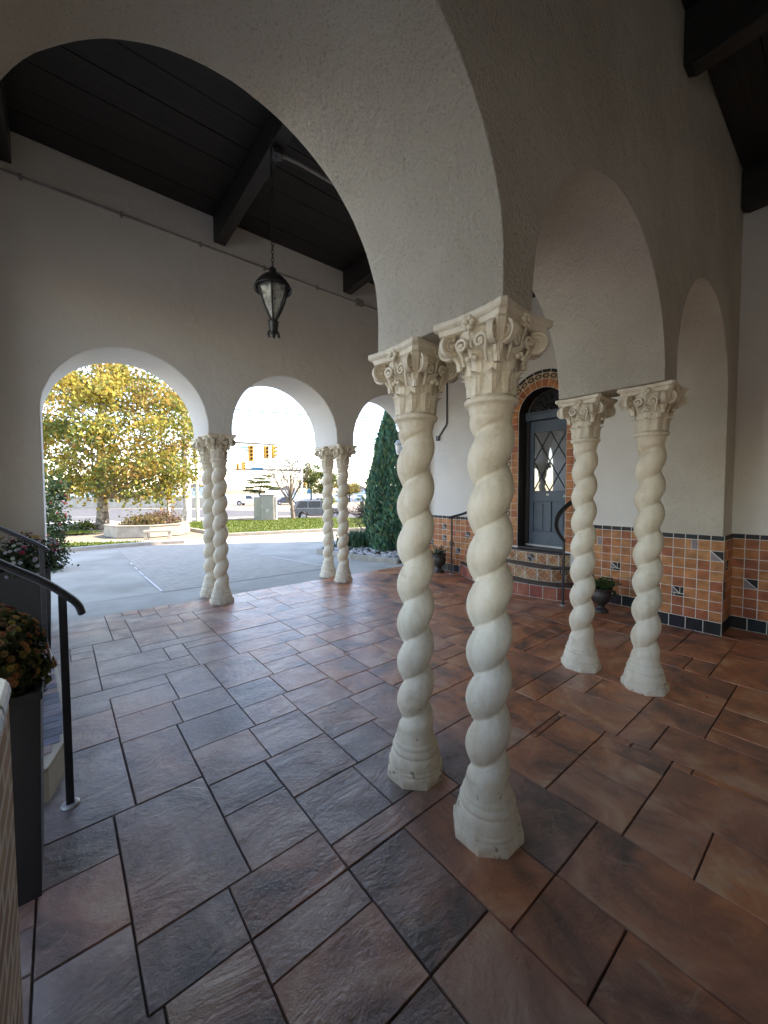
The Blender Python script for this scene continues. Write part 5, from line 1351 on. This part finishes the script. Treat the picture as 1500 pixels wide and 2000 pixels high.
# bare street tree
bt = thing('bare_tree', 'slender pale tree with bare vase shaped branches on the lawn beside the cabinet', 'tree', (-5.0, 21.6, -0.03))
mb = MB(); mb.tube([(0, 0, 0), (-0.02, 0, 0.3), (-0.07, 0, 0.9), (-0.12, 0, 1.25)], [0.13, 0.10, 0.085, 0.08], 9)
tips = []
for k in range(15):
    a = R.uniform(0, 2 * PI); sp_ = R.uniform(0.4, 1.45); z0 = R.uniform(0.75, 1.3); p = Vector((-0.07 - 0.04 * z0, 0, z0)); e = Vector((-0.22 + math.cos(a) * sp_, math.sin(a) * sp_, R.uniform(2.5, 3.45)))
    pl2 = limb(mb, p, e, 0.045, 0.010, 0.05, 7)
    for q in range(7):
        s_ = pl2[R.randint(3, 6)]; e2 = s_ + Vector((R.gauss(0, .28), R.gauss(0, .28), R.uniform(0.1, 0.55))); p3 = limb(mb, s_, e2, 0.018, 0.007, 0.1, 5)
        for w in range(3):
            s3 = R.choice(p3[2:]); limb(mb, s3, s3 + Vector((R.gauss(0, .16), R.gauss(0, .16), R.uniform(0.0, 0.3))), 0.011, 0.005, 0.1, 3)
limb(mb, (0.0, 0, 0.35), (0.45, 0, 1.05), 0.02, 0.006, 0.1, 5); limb(mb, (0.0, 0, 0.45), (0.3, 0.1, 1.15), 0.018, 0.006, 0.1, 5)
mb.build('branches', M['pale_bark'], bt)

# utility cabinet
cb = thing('utility_cabinet', 'grey metal utility cabinet with a side box standing on the lawn', 'cabinet', (-6.1, 20.6, 0.01), 0.12)
b = MB(); b.box(-0.72, 0.46, -0.34, 0.36, -0.05, 0.05); b.build('plinth', M['kerb'], cb)
b = MB(); b.box(-0.32, 0.36, -0.28, 0.30, 0.05, 1.28); b.box(-0.345, 0.385, -0.31, 0.325, 1.28, 1.33); b.build('body', M['cabinet'], cb, bevel=0.012)
b = MB(); b.box(-0.285, 0.33, -0.295, -0.281, 0.10, 1.24); d_ = b.build('door', M['cabinet'], cb, bevel=0.004)
b = MB(); b.box(-0.25, -0.22, -0.32, -0.296, 0.62, 0.76); b.build('handle', M['galv'], d_)
b = MB(); b.box(-0.05, 0.11, -0.302, -0.2955, 0.44, 0.58); b.build('label_plate', M['galv'], d_)
b = MB(); b.box(-0.66, -0.325, -0.22, 0.22, 0.05, 1.17); b.box(-0.67, -0.322, -0.235, 0.235, 1.17, 1.20); b.build('side_box', M['cabinet'], cb, bevel=0.01)
b = MB(); b.box(0.386, 0.46, -0.1, 0.2, 0.05, 1.22); b.build('meter_riser', M['galv'], cb, bevel=0.01)

# ------------------------------------------------------------------ vehicles
def vehicle(name, label, cat, loc, rotz, L_, W_, H_, paint, style='suv'):
    t = thing(name, label, cat, loc, rotz)
    hl = L_ / 2; wb = L_ * 0.29; r = 0.34 if style != 'pickup' else 0.38; zb = 0.24
    def arc(cx, rr_): return [(cx + rr_ * math.cos(a), r + rr_ * math.sin(a)) for a in [PI - PI * i / 10 for i in range(11)] if r + rr_ * math.sin(a) > zb]
    belt = H_ * 0.60
    if style == 'suv': top = [(hl, 0.55), (hl - 0.03, 0.80), (hl - 0.12, 0.92), (hl * 0.52, belt + 0.02), (-hl + 0.10, belt + 0.03), (-hl + 0.02, 0.75), (-hl, 0.45)]
    elif style == 'sedan': top = [(hl, 0.5), (hl - 0.06, 0.72), (hl * 0.5, belt), (-hl * 0.62, belt + 0.02), (-hl + 0.04, 0.85), (-hl, 0.5)]
    else: top = [(hl, 0.55), (hl - 0.03, 0.95), (hl * 0.45, belt), (-hl, belt), (-hl, 0.5)]
    poly = [(-hl + 0.05, zb)] + arc(-wb, r + 0.06) + arc(wb, r + 0.06) + [(hl - 0.04, zb)] + top
    b = MB(); b.prism(poly, -W_ / 2, W_ / 2, axis='y'); body = b.build('body', paint, t, bevel=0.05, sharp=40)
    # greenhouse with leaning sides
    if style == 'suv': gh = [(hl * 0.50, belt), (hl * 0.20, H_ - 0.06), (hl * 0.05, H_), (-hl * 0.70, H_ - 0.01), (-hl * 0.82, H_ - 0.08), (-hl + 0.10, belt)]
    elif style == 'sedan': gh = [(hl * 0.48, belt), (hl * 0.12, H_ - 0.04), (-hl * 0.1, H_), (-hl * 0.35, H_ - 0.05), (-hl * 0.64, belt)]
    else: gh = [(hl * 0.42, belt), (hl * 0.18, H_ - 0.04), (hl * 0.05, H_), (-hl * 0.20, H_ - 0.02), (-hl * 0.24, belt)]
    n_ = len(gh)
    def yw(z): return W_ / 2 - 0.05 - 0.16 * (z - belt) / max(H_ - belt, .1)
    vs = [(x, -yw(z), z) for x, z in gh] + [(x, yw(z), z) for x, z in gh]
    b = MB(); b.add(vs, [tuple(range(n_)), tuple(range(2 * n_ - 1, n_ - 1, -1))] + [(i, n_ + i, n_ + (i + 1) % n_, (i + 1) % n_) for i in range(n_)])
    b.build('cabin', paint, body, bevel=0.03, sharp=30)
    def pane(x0, x1, x2, x3, s, nm='side_window'):   # bottom x0..x1, top x3..x2
        z0, z1 = belt + 0.04, H_ - 0.10; m_ = MB()
        q = [(x0, z0), (x1, z0), (x2, z1), (x3, z1)]
        vs = [(x, s * (yw(z) + 0.004), z) for x, z in q] + [(x, s * (yw(z) - 0.02), z) for x, z in q]
        f = [(0, 1, 2, 3), (4, 7, 6, 5), (0, 4, 5, 1), (1, 5, 6, 2), (2, 6, 7, 3), (3, 7, 4, 0)]
        if s > 0: f = [x[::-1] for x in f]
        m_.add(vs, f); m_.build(nm, M['car_glass'], t)
    for s in (-1, 1):
        if style == 'suv':
            pane(-hl + 0.36, -hl * 0.42, -hl * 0.42, -hl * 0.72, s); pane(-hl * 0.39, hl * 0.05, hl * 0.05, -hl * 0.39, s); pane(hl * 0.08, hl * 0.40, hl * 0.17, hl * 0.08, s)
        elif style == 'sedan': pane(-hl * 0.52, -hl * 0.08, -hl * 0.08, -hl * 0.32, s); pane(-hl * 0.05, hl * 0.38, hl * 0.1, -hl * 0.05, s)
        else: pane(-hl * 0.2, hl * 0.32, hl * 0.14, -hl * 0.18, s)
    # windscreen and rear window
    for (xa, xb, nm) in ((gh[0], gh[1], 'windscreen'), (gh[-1], gh[-2], 'rear_window')):
        m_ = MB(); s = 1 if nm == 'windscreen' else -1; d = Vector((xb[0] - xa[0], xb[1] - xa[1])); a0 = Vector(xa) + d * 0.12; a1 = Vector(xa) + d * 0.92; nv = Vector((d.y, -d.x)) * s; nv = nv.normalized() * 0.006 * (1 if nv.x * s > 0 else -1)
        vs = []
        for p, w in ((a0, yw(a0.y) - 0.06), (a1, yw(a1.y) - 0.06)):
            for sg in (-1, 1): vs.append((p.x + nv.x + s * 0.004, sg * w, p.y + 0.004))
        m_.add(vs, [(0, 1, 3, 2) if s > 0 else (1, 0, 2, 3)]); m_.build(nm, M['car_glass'], t)
    for cx in (-wb, wb):
        for s in (-1, 1):
            w = MB(); w.lathe([(r * 0.62, -0.11), (r * 0.95, -0.10), (r, -0.06), (r, 0.06), (r * 0.95, 0.10), (r * 0.62, 0.11)], 26, cap=False)
            wo = w.build('tyre', M['tyre'], t, loc=(cx, s * (W_ / 2 - 0.11), r)); wo.rotation_euler = (PI / 2, 0, 0)
            w = MB(); w.lathe([(0.02, 0.085), (r * 0.18, 0.08), (r * 0.2, 0.05), (r * 0.58, 0.04), (r * 0.63, 0.08), (r * 0.63, -0.05)], 20, cap=True)
            for q in range(5): a = q * 2 * PI / 5; w.obox((r * 0.38 * math.cos(a), r * 0.38 * math.sin(a), 0.066), (r * 0.24 * math.cos(a), r * 0.24 * math.sin(a), 0), (-0.03 * math.sin(a), 0.03 * math.cos(a), 0), (0, 0, 0.012))
            ro = w.build('rim', M['alloy'], wo); ro.rotation_euler = (PI if s > 0 else 0, 0, 0)
    for s in (-1, 1):
        m_ = MB(); m_.box(-hl - 0.008, -hl + 0.16, s * (W_ / 2 - 0.2) - 0.16, s * (W_ / 2 - 0.2) + 0.195, belt - 0.22, belt - 0.04); m_.build('tail_light', M['tail'], t, bevel=0.02)
        m_ = MB(); m_.box(hl - 0.18, hl - 0.012, s * (W_ / 2 - 0.2) - 0.16, s * (W_ / 2 - 0.2) + 0.19, 0.68, 0.80); m_.build('headlight', M['frost_glass'], t, bevel=0.02)
        m_ = MB(); m_.box(hl * 0.34, hl * 0.43, s * (W_ / 2 + 0.0), s * (W_ / 2 + 0.16) if s > 0 else s * (W_ / 2 + 0.16), belt + 0.04, belt + 0.17) if s > 0 else m_.box(hl * 0.34, hl * 0.43, -(W_ / 2 + 0.16), -W_ / 2, belt + 0.04, belt + 0.17)
        m_.build('mirror', paint, t, bevel=0.02)
    if style == 'suv':
        for s in (-1, 1): m_ = MB(); m_.tube([(-hl * 0.62, s * 0.62, H_), (-hl * 0.6, s * 0.62, H_ + 0.05), (hl * 0.0, s * 0.62, H_ + 0.05), (hl * 0.03, s * 0.62, H_)], 0.018, 6); m_.build('roof_rail', M['black_iron'], t)
    return t
vehicle('parked_suv', 'dark grey SUV on the road beyond the lawn, partly behind a twisted column', 'car', (-5.75, 34.2, gz(34.2) + 0.005), 0.30, 4.65, 1.88, 1.68, M['car_paint'], 'suv')
vehicle('parked_car', 'dark car far off between the white trailer and the bare tree', 'car', (-17.8, 72, gz(72)), 0.25, 4.4, 1.8, 1.42, M['car_dark'], 'sedan')
vehicle('pickup_truck', 'white pickup truck far off, partly behind the utility cabinet', 'truck', (-24.3, 70.5, gz(70)), 0.35, 5.4, 1.95, 1.8, M['white_paint'], 'pickup')
vehicle('parked_car', 'small white car far off beyond the SUV roof', 'car', (-10.9, 68, gz(68)), 0.1, 4.2, 1.75, 1.4, M['white_paint'], 'sedan')
tl_ = thing('box_trailer', 'white box trailer far off beside the water', 'trailer', (-19.5, 74, gz(74)), 0.2)
b = MB(); b.box(-2.6, 2.0, -1.1, 1.1, 0.5, 2.6); b.build('body', M['white_paint'], tl_, bevel=0.06)
b = MB(); b.tube([(1.9, 0, 0.5), (3.2, 0, 0.45)], 0.07, 6); b.build('hitch', M['black_iron'], tl_)
for s in (-1, 1):
    w = MB(); w.lathe([(0.2, -0.1), (0.34, -0.1), (0.36, 0), (0.34, 0.1), (0.2, 0.1)], 18); wo = w.build('wheel', M['tyre'], tl_, loc=(-0.6, s * 1.12, 0.36)); wo.rotation_euler = (PI / 2, 0, 0)

# bins
def bin_(label, x, y, m):
    t = thing('waste_bin', label, 'bin', (x, y, gz(y)), 0.1, 'bins at the waterside')
    b = MB(); b.lathe([(0.25, 0), (0.31, 0.85), (0.33, 0.86), (0.33, 0.92)], 14); b.build('barrel', m, t)
    b = MB(); b.lathe([(0.34, 0.92), (0.33, 0.98), (0.16, 1.10), (0.12, 1.08)], 14); b.build('lid', m, t)
bin_('bright blue bin at the waterside, left one', -26.3, 71, M['bin_blue']); bin_('dull grey blue bin close to the bright blue one', -25.5, 71.2, M['bin_grey'])

# ------------------------------------------------------------------ poles, signals, signs, wires
def pole(name, label, cat, x, y, h, r0, r1, m):
    t = thing(name, label, cat, (x, y, gz(y) - 0.02))
    b = MB(); b.lathe([(r0 * 1.6, 0), (r0 * 1.6, 0.06), (r0, 0.08), (r1, h), (r1 * 0.5, h + 0.02)], 16); b.build('shaft', m, t); return t
p1 = pole('signal_pole', 'thick grey steel pole right of the yellow tree', 'pole', -9.78, 19.5, 8.2, 0.20, 0.15, M['galv'])
b = MB(); b.box(-0.12, 0.12, -0.24, -0.19, 0.35, 0.65); b.build('hand_hole', M['galv'], p1)
pole('sign_pole', 'slim greenish pole close beside the thick grey one', 'pole', -9.45, 19.9, 7.4, 0.085, 0.075, M['green_pole'])
p2 = pole('sign_pole', 'slender weathered pole between the yellow tree and the thick pole', 'pole', -10.2, 18.6, 3.6, 0.075, 0.06, M['rust_pole'])
b = MB(); b.box(-0.28, 0.28, -0.075, -0.062, 2.9, 3.5); b.build('sign_panel', M['white_paint'], p2)
GS = 'yellow traffic signals over the crossing'
def signal(label, x, y, z, n_=3, rot=0.0, s=1.0):
    t = thing('traffic_signal', label, 'traffic light', (x, y, z), rot, GS)
    b = MB(); b.box(-0.17 * s, 0.17 * s, -0.10 * s, 0.10 * s, -0.36 * n_ * s, 0); hs = b.build('housing', M['signal'], t, bevel=0.02)
    b = MB(); b.box(-0.26 * s, 0.26 * s, 0.10 * s, 0.115 * s, -0.36 * n_ * s - 0.09, 0.09); b.build('backplate', M['signal'], t)
    for k in range(n_):
        zc = -0.18 * s - 0.36 * s * k; b = MB(); 
        vs = []; fs = []; K = 10
        for i in range(K + 1):
            a = PI * 1.15 * i / K - PI * 0.075
            for (yy) in (-0.10, -0.32): vs.append((0.145 * s * math.cos(a), yy * s, zc + 0.145 * s * math.sin(a)))
        for i in range(K): fs.append((2 * i, 2 * i + 1, 2 * i + 3, 2 * i + 2))
        b.add(vs, fs); b.build('visor', M['signal'], t)
        b = MB(); b.lathe([(0.12 * s, 0), (0.11 * s, 0.02), (0.03 * s, 0.03)], 14); lo_ = b.build('lens', M['lens'], t, loc=(0, -0.101 * s, zc)); lo_.rotation_euler = (PI / 2, 0, 0)
    b = MB(); b.tube([(0, 0, 0), (0, 0, 0.28)], 0.03, 6); b.build('hanger', M['galv'], t)
    return t
# near mast arm, its pole stands behind the twisted pair
ma = thing('mast_arm', 'slim mast arm carrying the upper row of yellow signals', 'pole', (-16.3, 38, gz(38)))
b = MB(); b.lathe([(0.2, 0), (0.14, 7.6), (0.08, 7.65)], 14); b.build('shaft', M['rust_pole'], ma)
b = MB(); b.tube([(0, 0, 7.15), (2, 0, 7.15), (5.9, 0.0, 6.92)], [0.11, 0.095, 0.08], 8); b.build('arm', M['wood_pole'], ma)
signal('leftmost and longest of the upper yellow signals, with the green arrow sign', -12.75, 37.9, 5.86, 4, 0.5, 0.98)
signal('middle upper yellow signal, three lamps', -11.25, 37.9, 5.80, 3, 0.6)
signal('rightmost upper yellow signal, its dark lenses turned aside', -10.55, 37.9, 5.84, 3, 1.25)
sg = thing('street_sign', 'white and green sign hanging left of the longest signal', 'sign', (-13.75, 37.95, 5.55), 0.0)
b = MB(); b.box(-0.62, -0.05, -0.015, 0.015, -0.22, 0.30); b.build('white_panel', M['white_paint'], sg)
b = MB(); b.box(0.0, 0.78, -0.015, 0.015, 0.12, 0.24); b.build('green_panel', M['sign_green'], sg)
b = MB(); b.box(0.0, 0.55, -0.015, 0.015, -0.16, -0.07); b.add([(0.55, -0.016, -0.22), (0.8, -0.016, -0.115), (0.55, -0.016, -0.01)], [(0, 1, 2)]); b.build('green_arrow', M['sign_green'], sg)
b = MB(); b.tube([(-0.3, 0, 0.30), (-0.3, 0, 1.42)], 0.015, 5); b.tube([(0.5, 0, 0.24), (0.5, 0, 1.40)], 0.015, 5); b.build('hanger', M['galv'], sg)
# far mast arm
fa = thing('mast_arm', 'far white signal pole whose dark arm reaches left over the pine', 'pole', (-14.6, 70, gz(70)))
b = MB(); b.lathe([(0.24, 0), (0.17, 7.9), (0.1, 7.95)], 14); b.build('shaft', M['white_paint'], fa)
b = MB(); b.tube([(-0.1, 0, 6.15), (-5, 0, 6.25), (-14.2, 0, 6.45)], [0.17, 0.15, 0.13], 8); b.build('arm', M['conduit_dark'], fa)
b = MB(); b.box(-1.1, -0.1, -0.15, 0.15, 7.62, 7.80); b.build('luminaire', M['white_paint'], fa)
pd = thing('pedestrian_signal', 'small pedestrian signal box on the far white pole', 'traffic light', (-14.05, 69.9, 2.75))
b = MB(); b.box(-0.25, 0.25, -0.15, 0.15, -0.28, 0.28); b.build('housing', M['signal'], pd, bevel=0.03); b = MB(); b.box(-0.19, 0.19, -0.165, -0.151, -0.2, 0.2); b.build('screen', M['lens'], pd); b = MB(); b.tube([(-0.25, 0, 0), (-0.4, 0, 0)], 0.04, 6); b.build('bracket', M['galv'], pd)
signal('left lower yellow signal on the far dark arm, red lens showing', -25.9, 69.8, 6.35, 3, 0.2, 1.0)
signal('lower yellow signal on the far dark arm above the pine', -24.8, 69.8, 6.7, 3, 0.9, 1.25)
s2 = thing('street_sign', 'long blue green street sign under the far dark arm', 'sign', (-22.3, 69.85, 5.55), 0.1)
b = MB(); b.box(-1.2, 0.9, -0.02, 0.02, -0.22, 0.25); b.build('panel', M['sign_blue'], s2); b = MB(); b.tube([(-0.8, 0, 0.25), (-0.8, 0, 0.75)], 0.03, 5); b.tube([(0.5, 0, 0.25), (0.5, 0, 0.73)], 0.03, 5); b.build('hanger', M['galv'], s2)
s3 = pole('street_sign', 'green street name sign on a short post left of the far white pole', 'sign', -15.6, 66, 3.0, 0.05, 0.05, M['galv'])
b = MB(); b.box(-0.5, 0.5, -0.06, -0.035, 2.55, 2.85); b.build('panel', M['sign_green'], s3)
s4 = pole('street_sign', 'small blue sign on a post right of the far white pole', 'sign', -12.6, 66, 2.9, 0.05, 0.05, M['galv'])
b = MB(); b.box(-0.3, 0.3, -0.06, -0.035, 2.1, 2.8); b.build('panel', M['sign_blue'], s4)
up = pole('utility_pole', 'thin wooden utility pole with a lamp arm left of the arborvitae', 'pole', -8.0, 100, 8.9, 0.14, 0.10, M['wood_pole'])
b = MB(); b.tube([(0, 0, 7.7), (0.9, 0, 8.15), (1.7, 0, 8.2)], 0.04, 6); b.ball((1.9, 0, 8.15), 0.32, 0.15, 0.1, 8, 6); b.build('lamp_arm', M['galv'], up)
def wire(label, pts, r):
    b = MB(); b.tube(pts, r, 5); tag(b.build('overhead_wire', M['conduit_dark']), label, 'wire', 'overhead wires')
wire('thick overhead wire crossing the sky of the middle and right arches', [(-24, 35, 9.35), (-13.3, 35, 8.75), (-6.75, 35, 8.22), (0.6, 35, 7.9), (9, 35, 7.9), (24, 35, 8.3)], 0.045)
wire('faint upper wire just above the mast arm with signals', [(-26, 48, 9.9), (-17, 48, 8.25), (-8, 48, 7.55), (3, 48, 7.3), (20, 48, 7.8)], 0.03)

# ------------------------------------------------------------------ far trees
def far_tree(name, label, x, y, h, crown_r, crown_h, pal, m_bark, n_, nl, size, lean=0, zc=None):
    z = gz(y) if y < 92 else -1.2
    t = thing(name, label, 'tree', (x, y, z)); b = MB(); zc = zc or h - crown_h * 0.5
    b.tube([(0, 0, 0), (lean * 0.2, 0, h * 0.3), (lean * 0.6, 0, h * 0.7)], [0.22, 0.17, 0.08], 8)
    mb = MB(); cs = clump_crown(mb, (lean * 0.6, 0, zc), (crown_r, crown_r * 0.8, crown_h * 0.5), n_, nl, size, pal, crown_r * 0.26, 0.6, 0.7)
    for c in cs[::3]: limb(b, (lean * 0.35, 0, h * 0.42), c, 0.07, 0.02, 0.08, 5)
    b.build('trunk', m_bark, t); mb.build('crown', M['leaf'], t); return t
GREENS = [(0.09, 0.13, 0.03), (0.13, 0.17, 0.04), (0.07, 0.10, 0.03), (0.18, 0.19, 0.05), (0.22, 0.18, 0.06)]
# wind-shaped pine with flat tiers
pt = thing('pine_tree', 'wind shaped pine with flat layered boughs by the water', 'tree', (-26.6, 85, gz(85)))
b = MB(); b.tube([(0.4, 0, 0), (0.1, 0, 1.0), (-0.4, 0, 1.9), (-0.1, 0, 3.2), (0.4, 0, 4.6)], [0.3, 0.24, 0.2, 0.14, 0.05], 8); mb = MB()
for (cx, cz, rx, k) in [(-2.4, 2.7, 2.3, 16), (-0.6, 2.35, 2.2, 14), (1.5, 2.4, 2.2, 14), (-2.6, 3.3, 1.5, 9), (0.3, 3.5, 2.8, 18), (2.6, 3.2, 1.8, 10), (-0.9, 4.3, 2.2, 15), (1.3, 4.5, 2.2, 15), (0.2, 5.2, 2.0, 13), (1.2, 5.8, 1.3, 8), (-2.2, 4.75, 0.8, 4), (3.6, 3.0, 0.9, 5)]:
    clump_crown(mb, (cx, 0, cz), (rx, 1.8, 0.18), k, 46, 0.26, [(0.05, 0.08, 0.035), (0.08, 0.11, 0.04), (0.14, 0.15, 0.05), (0.20, 0.19, 0.06), (0.04, 0.06, 0.035)], 0.62, 0.3, 0.3)
    limb(b, (-0.2, 0, min(cz - 0.3, 4.2)), (cx, 0, cz), 0.08, 0.03, 0.08, 5)
b.build('trunk', M['dark_bark'], pt); mb.build('crown', M['leaf'], pt)
far_tree('leafy_tree', 'largest yellow green tree behind the bare tree and far white pole', -16.3, 88, 8.8, 3.4, 7.0, GREENS, M['dark_bark'], 60, 60, 0.34)
far_tree('leafy_tree', 'yellow green tree just left of the twisted column before the SUV', -12.4, 86, 7.2, 3.0, 5.6, GREENS, M['dark_bark'], 50, 60, 0.34)
far_tree('leafy_tree', 'dark green tree mostly hidden behind the twisted column before the SUV', -9.9, 90, 6.5, 2.0, 5.0, [(0.07, 0.11, 0.04), (0.1, 0.14, 0.05)], M['dark_bark'], 30, 60, 0.34)
far_tree('leafy_tree', 'low golden tree beside the utility pole near the arborvitae', -7.9, 90, 4.4, 2.4, 3.0, [(0.30, 0.24, 0.07), (0.22, 0.2, 0.06), (0.16, 0.17, 0.05)], M['dark_bark'], 40, 60, 0.3)
far_tree('round_shrub', 'bright yellow green shrub over the roof of the SUV', -8.2, 58, 1.6, 1.3, 1.5, [(0.28, 0.30, 0.04), (0.22, 0.26, 0.04)], M['dark_bark'], 24, 50, 0.16)
far_tree('round_shrub', 'green shrub at the left side of the arborvitae, across the road', -1.75, 32, 2.0, 0.55, 1.6, [(0.08, 0.14, 0.06), (0.11, 0.17, 0.07)], M['dark_bark'], 20, 40, 0.12)

# far houses across the water and boats
def house(label, x, y, w, d, h, roof=True, m=None):
    t = thing('far_house', label, 'building', (x, y, -0.5), R.uniform(-0.2, 0.2), 'houses across the water')
    b = MB(); b.box(-w / 2, w / 2, -d / 2, d / 2, -1, h); b.build('wall', m or M['far_wall'], t)
    if roof: b = MB(); b.prism([(-w / 2 - 0.5, h), (w / 2 + 0.5, h), (0, h + w * 0.22)], -d / 2 - 0.5, d / 2 + 0.5, axis='y'); b.build('roof', M['far_roof'], t)
    for k in range(max(2, int(w / 4))):
        xx = -w / 2 + w * (k + 0.5) / max(2, int(w / 4)); b = MB(); b.box(xx - 0.7, xx + 0.7, -d / 2 - 0.05, -d / 2 + 0.02, h * 0.45, h * 0.8); b.build('window', M['far_window'], t)
house('tall white flat roofed block across the water between the two poles', -176, 330, 9, 10, 11.5, False, M['white_paint'])
house('grey glazed block across the water beside the tall white one', -187, 335, 8, 10, 9.5, False, M['far_window'])
house('low reddish house across the water behind the yellow tree', -200, 345, 14, 10, 3.2, True)
house('long low house across the water far left', -255, 360, 26, 12, 4.5, True)
house('brown roofed house across the water behind the white trailer', -98, 400, 18, 10, 4, True)
house('low white house across the water right of the pine', -112, 402, 14, 10, 3.5, True)
house('wide pale house across the water above the marina', -26, 404, 22, 10, 4, True)
house('small house across the water beside the arborvitae', -10, 402, 12, 10, 3.5, True)
house('white house across the water right of the thick pole', -160, 340, 16, 10, 6, True)
def boat(label, x, y, L_, rz):
    t = thing('moored_boat', label, 'boat', (x, y, -1.25), rz, 'boats in the marina')
    b = MB(); hl = L_ / 2
    vs = []; st = [(-hl, 0.9), (-hl * 0.3, 1.0), (hl * 0.4, 0.8), (hl, 0.05)]
    for xx, w in st: vs += [(xx, -w, 0.9 + 0.2 * (xx / hl)), (xx, -w * 0.5, 0.0), (xx, w * 0.5, 0.0), (xx, w, 0.9 + 0.2 * (xx / hl))]
    fs = []
    for j in range(3):
        for k in range(3): q = j * 4 + k; fs.append((q, q + 1, q + 5, q + 4))
        fs.append((j * 4 + 3, j * 4, j * 4 + 4, j * 4 + 7))
    fs += [(0, 3, 2, 1), (12, 13, 14, 15)]; b.add(vs, fs); b.build('hull', M['white_paint'], t)
    b = MB(); b.prism([(-hl * 0.4, 0.9), (hl * 0.4, 0.95), (hl * 0.15, 1.9), (-hl * 0.35, 1.9)], -0.7, 0.7, axis='y'); b.build('cabin', M['white_paint'], t)
    b = MB(); b.box(-hl * 0.3, hl * 0.12, -0.71, 0.71, 1.35, 1.7); b.build('window', M['far_window'], t)
boat('white cabin boat left of the utility pole in the marina', -9.6, 108, 8, 0.4); boat('white cabin boat right of the utility pole in the marina', -6.3, 104, 7, 2.8); boat('small white boat nearest the arborvitae in the marina', -4.0, 110, 6.5, 0.2); boat('white boat beyond the SUV between the twisted pair', -12.8, 112, 7, 0.1)

# ------------------------------------------------------------------ camera
cam = bpy.data.cameras.new('camera'); co = bpy.data.objects.new('camera', cam); COL.objects.link(co)
co.location = (0.0026, 0.0066, 1.4994); co.rotation_euler = (PI / 2 - 0.0449, 0.0023, 0); cam.shift_y = -0.0041
cam.sensor_fit = 'HORIZONTAL'; cam.sensor_width = 36; cam.lens = 36 * 767.5 / 1500; cam.clip_start = 0.03; cam.clip_end = 5000
sc.camera = co

# ------------------------------------------------------------------ light
SUN_AZ, SUN_EL = math.radians(10), math.radians(48)      # azimuth from +x towards +y
d = Vector((math.cos(SUN_EL) * math.cos(SUN_AZ), math.cos(SUN_EL) * math.sin(SUN_AZ), math.sin(SUN_EL)))
sl = bpy.data.lights.new('sun', 'SUN'); sl.energy = 2.0; sl.angle = math.radians(0.5); sl.color = (1, 0.9, 0.76)
so = bpy.data.objects.new('sun', sl); COL.objects.link(so); so.rotation_euler = d.to_track_quat('Z', 'Y').to_euler()
w = bpy.data.worlds.new('World'); sc.world = w; w.use_nodes = True
nt = w.node_tree; bg = nt.nodes['Background']
sk = nt.nodes.new('ShaderNodeTexSky'); sk.sky_type = 'NISHITA'; sk.sun_disc = False; sk.sun_elevation = SUN_EL; sk.sun_rotation = PI / 2 - SUN_AZ
sk.air_density = 1.0; sk.dust_density = 0.6; sk.ozone_density = 1.0
nt.links.new(sk.outputs['Color'], bg.inputs['Color']); bg.inputs['Strength'].default_value = 0.12

vs_ = sc.view_settings; sc.display_settings.display_device = 'sRGB'
vs_.view_transform = 'Standard'; vs_.look = 'None'; vs_.exposure = 2.9; vs_.gamma = 1; vs_.use_curve_mapping = False
vs_.use_white_balance = True; vs_.white_balance_temperature = 7200; vs_.white_balance_tint = 17
cy = sc.cycles; cy.use_denoising = True
try: cy.denoiser = 'OPENIMAGEDENOISE'
except Exception: pass
cy.max_bounces = 10; cy.diffuse_bounces = 7; cy.glossy_bounces = 4; cy.transparent_max_bounces = 12; cy.transmission_bounces = 6
cy.caustics_reflective = False; cy.caustics_refractive = False
cy.sample_clamp_indirect = 8
